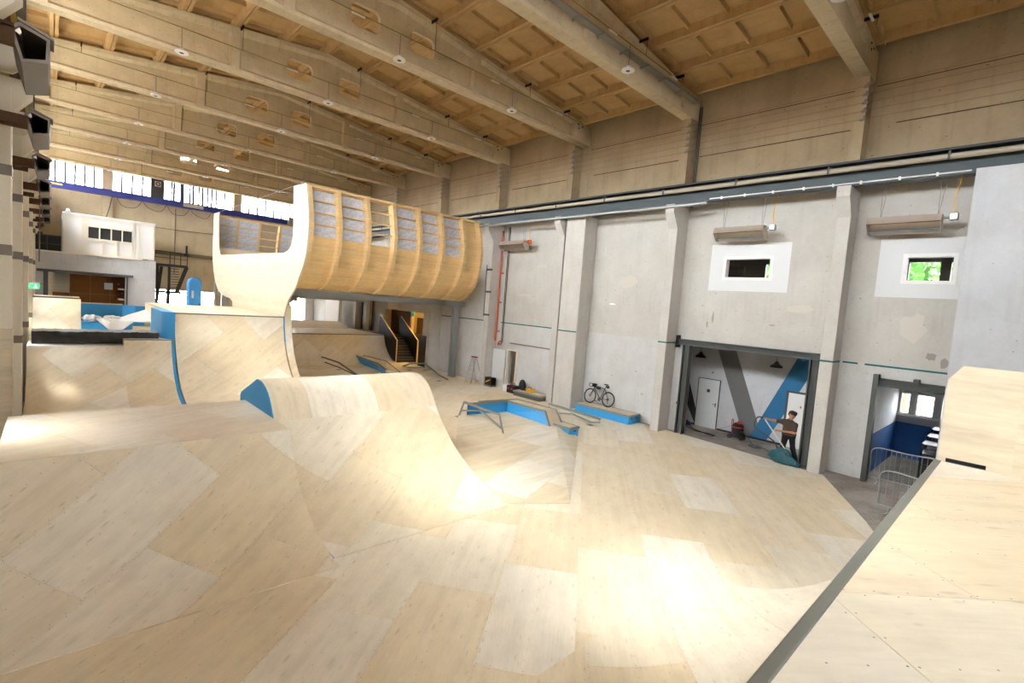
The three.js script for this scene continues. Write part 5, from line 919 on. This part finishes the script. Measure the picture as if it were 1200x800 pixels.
// ------------------------------------------------------------------ bicycle
{
  const X = 17.72, base = V(X, 0.392, -12.87), t = thing('bicycle', 'black drop handlebar bicycle leaning against the white wall on a blue ledge', 'bicycle', base), R = 0.335, y0 = 0.392 + R, zf = -13.36, zr = -12.37;
  const P = (z, y, dx = 0) => V(X + dx, y, z), k = M.black;
  for (const [n, z] of [['front_wheel', zf], ['rear_wheel', zr]]) {
    const w = t.part(n, [new THREE.TorusGeometry(R - 0.016, 0.017, 8, 40).rotateY(Math.PI / 2).translate(X, y0, z), new THREE.TorusGeometry(R - 0.045, 0.012, 6, 40).rotateY(Math.PI / 2).translate(X, y0, z)], k);
    w.sub('hub', rod(P(z, y0, -0.05), P(z, y0, 0.05), 0.022, 10), M.dark);
    w.sub('spokes', Array.from({ length: 14 }, (_, i) => { const a = i * Math.PI / 7; return rod(P(z, y0), P(z + Math.cos(a) * (R - 0.05), y0 + Math.sin(a) * (R - 0.05)), 0.0025, 4); }), M.steel).userData.kind = 'stuff';
  }
  const bb = P(-12.8, y0 - 0.06), st = P(-12.62, y0 + 0.46), hd = P(-13.16, y0 + 0.5), hb = P(-13.2, y0 + 0.38);
  t.part('frame', [rod(bb, st, 0.017), rod(hd, st.clone().lerp(bb, 0.06), 0.017), rod(hb, bb, 0.022), rod(hb, hd, 0.022), ...[-0.05, 0.05].map((d) => [rod(bb, P(zr, y0, d), 0.01), rod(st.clone().lerp(bb, 0.08), P(zr, y0, d), 0.009)]).flat()], k);
  t.part('fork', [-0.05, 0.05].map((d) => rod(hb, P(zf, y0, d), 0.014)), k);
  t.part('seat_post', rod(st, P(-12.58, y0 + 0.6), 0.014), k);
  t.part('saddle', (() => { const g = new THREE.SphereGeometry(1, 16, 10).scale(0.06, 0.03, 0.14); return g.translate(X, y0 + 0.62, -12.6); })(), k);
  t.part('saddle_bag', new THREE.SphereGeometry(1, 14, 10).scale(0.05, 0.06, 0.09).translate(X, y0 + 0.53, -12.5), k);
  t.part('handlebar', [rod(P(-13.2, y0 + 0.56, -0.2), P(-13.2, y0 + 0.56, 0.2), 0.014), ...[-0.2, 0.2].map((d) => tube([P(-13.2, y0 + 0.56, d), P(-13.33, y0 + 0.56, d), P(-13.37, y0 + 0.48, d), P(-13.3, y0 + 0.42, d), P(-13.2, y0 + 0.42, d)], 0.014, 16, 6)), rod(hd, P(-13.2, y0 + 0.56), 0.016)], k);
  t.part('bar_bag', rbox(X - 0.1, X + 0.1, y0 + 0.42, y0 + 0.58, -13.3, -13.14, 0.04), M.rubber); t.part('frame_bag', rbox(X - 0.025, X + 0.025, y0 + 0.36, y0 + 0.46, -13.1, -12.86, 0.02), M.rubber);
  t.part('chainset', [rod(P(-12.8, y0 - 0.06, -0.05), P(-12.8, y0 - 0.06, -0.04), 0.09, 20), rod(P(-12.8, y0 - 0.06, -0.07), P(-12.95, y0 - 0.17, -0.07), 0.012), rod(P(-12.8, y0 - 0.06, 0.07), P(-12.66, y0 + 0.05, 0.07), 0.012), rbox(X - 0.13, X - 0.07, y0 - 0.185, y0 - 0.16, -13.0, -12.91, 0.008)], M.dark);
  t.part('cassette', rod(P(zr, y0, -0.05), P(zr, y0, -0.03), 0.06, 16), M.dark); t.part('derailleur', rod(P(zr, y0 - 0.05, -0.05), P(zr + 0.03, y0 - 0.16, -0.05), 0.015), M.dark);
  t.rotation.z = -0.16; 
}
// ------------------------------------------------------------------ the man with the vacuum wand
function capsuleField(bones, c, half, res, k) {
  const mc = new MarchingCubes(res, new THREE.MeshBasicMaterial(), false, false, 120000); mc.isolation = 0;
  const F = mc.field, h = res / 2, B = bones.map(([a, b, ra, rb]) => ({ a, d: b.clone().sub(a), l: Math.max(1e-9, b.distanceToSquared(a)), ra, rb })), p = V(0, 0, 0), q = V(0, 0, 0);
  for (let z = 0; z < res; z++) for (let y = 0; y < res; y++) for (let x = 0; x < res; x++) {
    p.set(c.x + (x - h) / h * half, c.y + (y - h) / h * half, c.z + (z - h) / h * half); let m = 1e3;
    for (const b of B) { q.copy(p).sub(b.a); const t = Math.min(1, Math.max(0, q.dot(b.d) / b.l)), d = q.addScaledVector(b.d, -t).length() - (b.ra + (b.rb - b.ra) * t); const e = Math.max(k - Math.abs(m - d), 0) / k; m = Math.min(m, d) - e * e * k * 0.25; }
    F[x + y * res + z * res * res] = -m;
  }
  mc.update();
  const n = mc.count, g = new THREE.BufferGeometry(), pos = new Float32Array(mc.positionArray.slice(0, n * 3)), nor = new Float32Array(mc.normalArray.slice(0, n * 3));
  for (let i = 0; i < n; i++) { pos[i * 3] = pos[i * 3] * half + c.x; pos[i * 3 + 1] = pos[i * 3 + 1] * half + c.y; pos[i * 3 + 2] = pos[i * 3 + 2] * half + c.z; }
  g.setAttribute('position', new THREE.BufferAttribute(pos, 3)); g.setAttribute('normal', new THREE.BufferAttribute(nor, 3)); g.setAttribute('uv', new THREE.BufferAttribute(new Float32Array(n * 2), 2)); return g;
}
{
  const X = 18.02, P = (z, y, dx = 0) => V(X + dx, y, z), t = thing('person', 'man in a brown shirt and black trousers steering a vacuum wand', 'person', V(X, 0, -5.15));
  const skin = std('#b9835f', 0.6), shirt = std('#4a3a2f', 0.9), pants = std('#141416', 0.9), hair = std('#1e1510', 0.8);
  const J = { head: P(-5.16, 1.55, -0.06), neck: P(-5.2, 1.38), chest: P(-5.24, 1.2), belly: P(-5.22, 0.98), sL: P(-5.42, 1.3, -0.02), sR: P(-5.06, 1.26, -0.04), eL: P(-5.66, 1.3, -0.16), hL: P(-5.86, 1.33, -0.3), eR: P(-5.02, 1.02, -0.12), hR: P(-5.46, 1.02, -0.32), hipL: P(-5.3, 0.86), hipR: P(-5.12, 0.86), kL: P(-5.34, 0.46, -0.06), kR: P(-5.04, 0.48, -0.06), aL: P(-5.32, 0.08, 0.04), aR: P(-4.92, 0.08, 0.02) };
  // body with face, arms and hands as one surface
  const hand = (w, dir, curl) => { const out = [], pm = w.clone().addScaledVector(dir, 0.05), side = dir.clone().cross(V(0, 1, 0)).normalize(); out.push([w, pm, 0.026, 0.03]); for (let i = 0; i < 4; i++) { const r = pm.clone().addScaledVector(side, (i - 1.5) * 0.019), m = r.clone().addScaledVector(dir, 0.035 + (i === 1 || i === 2 ? 0.008 : 0)), e = m.clone().addScaledVector(curl, 0.034); out.push([r, m, 0.01, 0.009], [m, e, 0.009, 0.0075]); } const th = w.clone().addScaledVector(dir, 0.02).addScaledVector(side, -0.03); out.push([th, th.clone().addScaledVector(dir, 0.035).addScaledVector(curl, 0.02), 0.011, 0.009]); return out; };
  const dL = J.hL.clone().sub(J.eL).normalize(), dR = J.hR.clone().sub(J.eR).normalize();
  const body = [capsuleField([[J.neck, P(-5.22, 1.44, -0.03), 0.055, 0.055], [J.chest, J.belly, 0.12, 0.11], [J.sL, J.sR, 0.07, 0.07], [J.sL, J.eL, 0.05, 0.042], [J.eL, J.hL, 0.04, 0.028], [J.sR, J.eR, 0.052, 0.042], [J.eR, J.hR, 0.04, 0.028], [J.belly, J.hipL, 0.1, 0.09], [J.belly, J.hipR, 0.1, 0.09], [J.hipL, J.kL, 0.075, 0.052], [J.kL, J.aL, 0.05, 0.038], [J.hipR, J.kR, 0.075, 0.052], [J.kR, J.aR, 0.05, 0.038]], V(X - 0.1, 0.85, -5.3), 0.92, 120, 0.05),
    capsuleField([[P(-5.17, 1.58, -0.05), P(-5.16, 1.52, -0.08), 0.088, 0.07], [P(-5.16, 1.5, -0.09), P(-5.15, 1.47, -0.1), 0.05, 0.036], [P(-5.14, 1.54, -0.135), P(-5.135, 1.505, -0.152), 0.011, 0.015], [J.neck, P(-5.19, 1.48, -0.04), 0.05, 0.05], [P(-5.09, 1.55, -0.04), P(-5.085, 1.51, -0.045), 0.018, 0.012], [P(-5.25, 1.55, -0.05), P(-5.25, 1.51, -0.055), 0.018, 0.012]], V(X - 0.07, 1.52, -5.16), 0.2, 64, 0.03),
    capsuleField(hand(J.hL, dL, V(0.1, -0.9, -0.3).normalize()), J.hL.clone().addScaledVector(dL, 0.04), 0.14, 52, 0.008), capsuleField(hand(J.hR, dR, V(0.3, -0.85, 0.2).normalize()), J.hR.clone().addScaledVector(dR, 0.04), 0.14, 52, 0.008)];
  const b = t.part('body', body, skin, true);
  for (const z of [-5.175, -5.105]) b.sub('eye', new THREE.SphereGeometry(0.011, 8, 6).translate(X - 0.137, 1.545, z), hair);
  b.sub('mouth', rbox(X - 0.14, X - 0.13, 1.47, 1.477, -5.17, -5.12, 0.002), std('#7d4638', 0.6));
  t.part('hair', capsuleField([[P(-5.18, 1.63, -0.02), P(-5.15, 1.64, -0.07), 0.1, 0.075], [P(-5.22, 1.64, 0.0), P(-5.1, 1.64, -0.02), 0.07, 0.07], [P(-5.19, 1.57, 0.01), P(-5.2, 1.52, 0.015), 0.085, 0.06], [P(-5.1, 1.59, -0.05), P(-5.095, 1.56, -0.03), 0.04, 0.03], [P(-5.25, 1.59, -0.05), P(-5.255, 1.56, -0.03), 0.04, 0.03]], V(X - 0.04, 1.58, -5.17), 0.22, 56, 0.03), hair, true);
  t.part('shirt', capsuleField([[P(-5.24, 1.3), P(-5.22, 1.02), 0.14, 0.14], [P(-5.31, 0.93), P(-5.12, 0.93), 0.125, 0.125], [J.sL, J.sR, 0.088, 0.088], [J.chest.clone().add(V(0, 0, 0.06)), P(-5.15, 0.96), 0.12, 0.12], [J.chest.clone().add(V(0, 0, -0.06)), P(-5.29, 0.96), 0.12, 0.12], [J.sL, J.sL.clone().lerp(J.eL, 0.62), 0.078, 0.068], [J.sR, J.sR.clone().lerp(J.eR, 0.75), 0.08, 0.068]], V(X - 0.05, 1.1, -5.28), 0.5, 90, 0.06), shirt, true);
  t.part('trousers', capsuleField([[P(-5.3, 0.88), P(-5.12, 0.88), 0.118, 0.118], [J.hipL, J.kL, 0.1, 0.075], [J.kL, J.aL.clone().add(V(0, 0.02, 0)), 0.075, 0.062], [J.hipR, J.kR, 0.1, 0.075], [J.kR, J.aR.clone().add(V(0, 0.02, 0)), 0.075, 0.062]], V(X, 0.52, -5.15), 0.56, 90, 0.04), pants, true);
  for (const a of [J.aL, J.aR]) t.part('shoe', rbox(a.x - 0.17, a.x + 0.08, 0.004, 0.09, a.z - 0.045, a.z + 0.045, 0.035, 4), M.rubber);
  const w = thing('vacuum_wand', 'silver vacuum wand with a grey hose held by the man', 'vacuum wand', V(17.75, 0, -5.0)), tip = V(17.62, 0.07, -4.82), hi = J.hL.clone().addScaledVector(dL, 0.05).add(V(0, -0.03, 0));
  w.part('tube', rod(hi, tip, 0.021, 10), std('#cfcfcc', 0.45)); w.part('nozzle', [bar(V(17.6, 0.04, -4.98), V(17.6, 0.04, -4.66), 0.07, 0.05), rod(tip, V(17.6, 0.05, -4.82), 0.025, 8)], M.black);
  w.part('grip', rod(hi.clone().add(V(0, 0.05, -0.14)), hi, 0.026, 8), M.black);
  w.part('hose', tube([hi.clone().add(V(0, 0.05, -0.14)), V(17.7, 1.32, -6.15), V(17.68, 1.0, -6.2), V(17.75, 0.75, -5.8), V(17.85, 0.55, -5.55), V(18.05, 0.2, -5.5), V(18.3, 0.05, -5.6)], 0.024, 60, 8), M.dark);
  // the crumpled teal bag
  const g = new THREE.IcosahedronGeometry(1, 5), a = g.attributes.position; for (let i = 0; i < a.count; i++) { const n = V(a.getX(i), a.getY(i), a.getZ(i)), f = 1 + 0.1 * Math.sin(n.x * 9 + n.y * 5) + 0.09 * Math.sin(n.z * 13 - n.y * 8) + 0.05 * Math.sin(n.x * 23 + n.z * 17), up = n.z < 0 ? 0.5 : 0.5 - 0.38 * Math.min(1, n.z * 1.3); a.setXYZ(i, 17.55 + n.x * 0.22 * f, Math.max(0.006, (n.y * 0.5 + 0.42) * up * 1.05 * f), -5.14 + n.z * 0.46 * f); }
  g.computeVertexNormals(); single('refuse_bag', g, std('#1d5560', 0.35), 'crumpled teal plastic bag on the floor before the man', 'bag');
}
renderer.render(scene, camera);
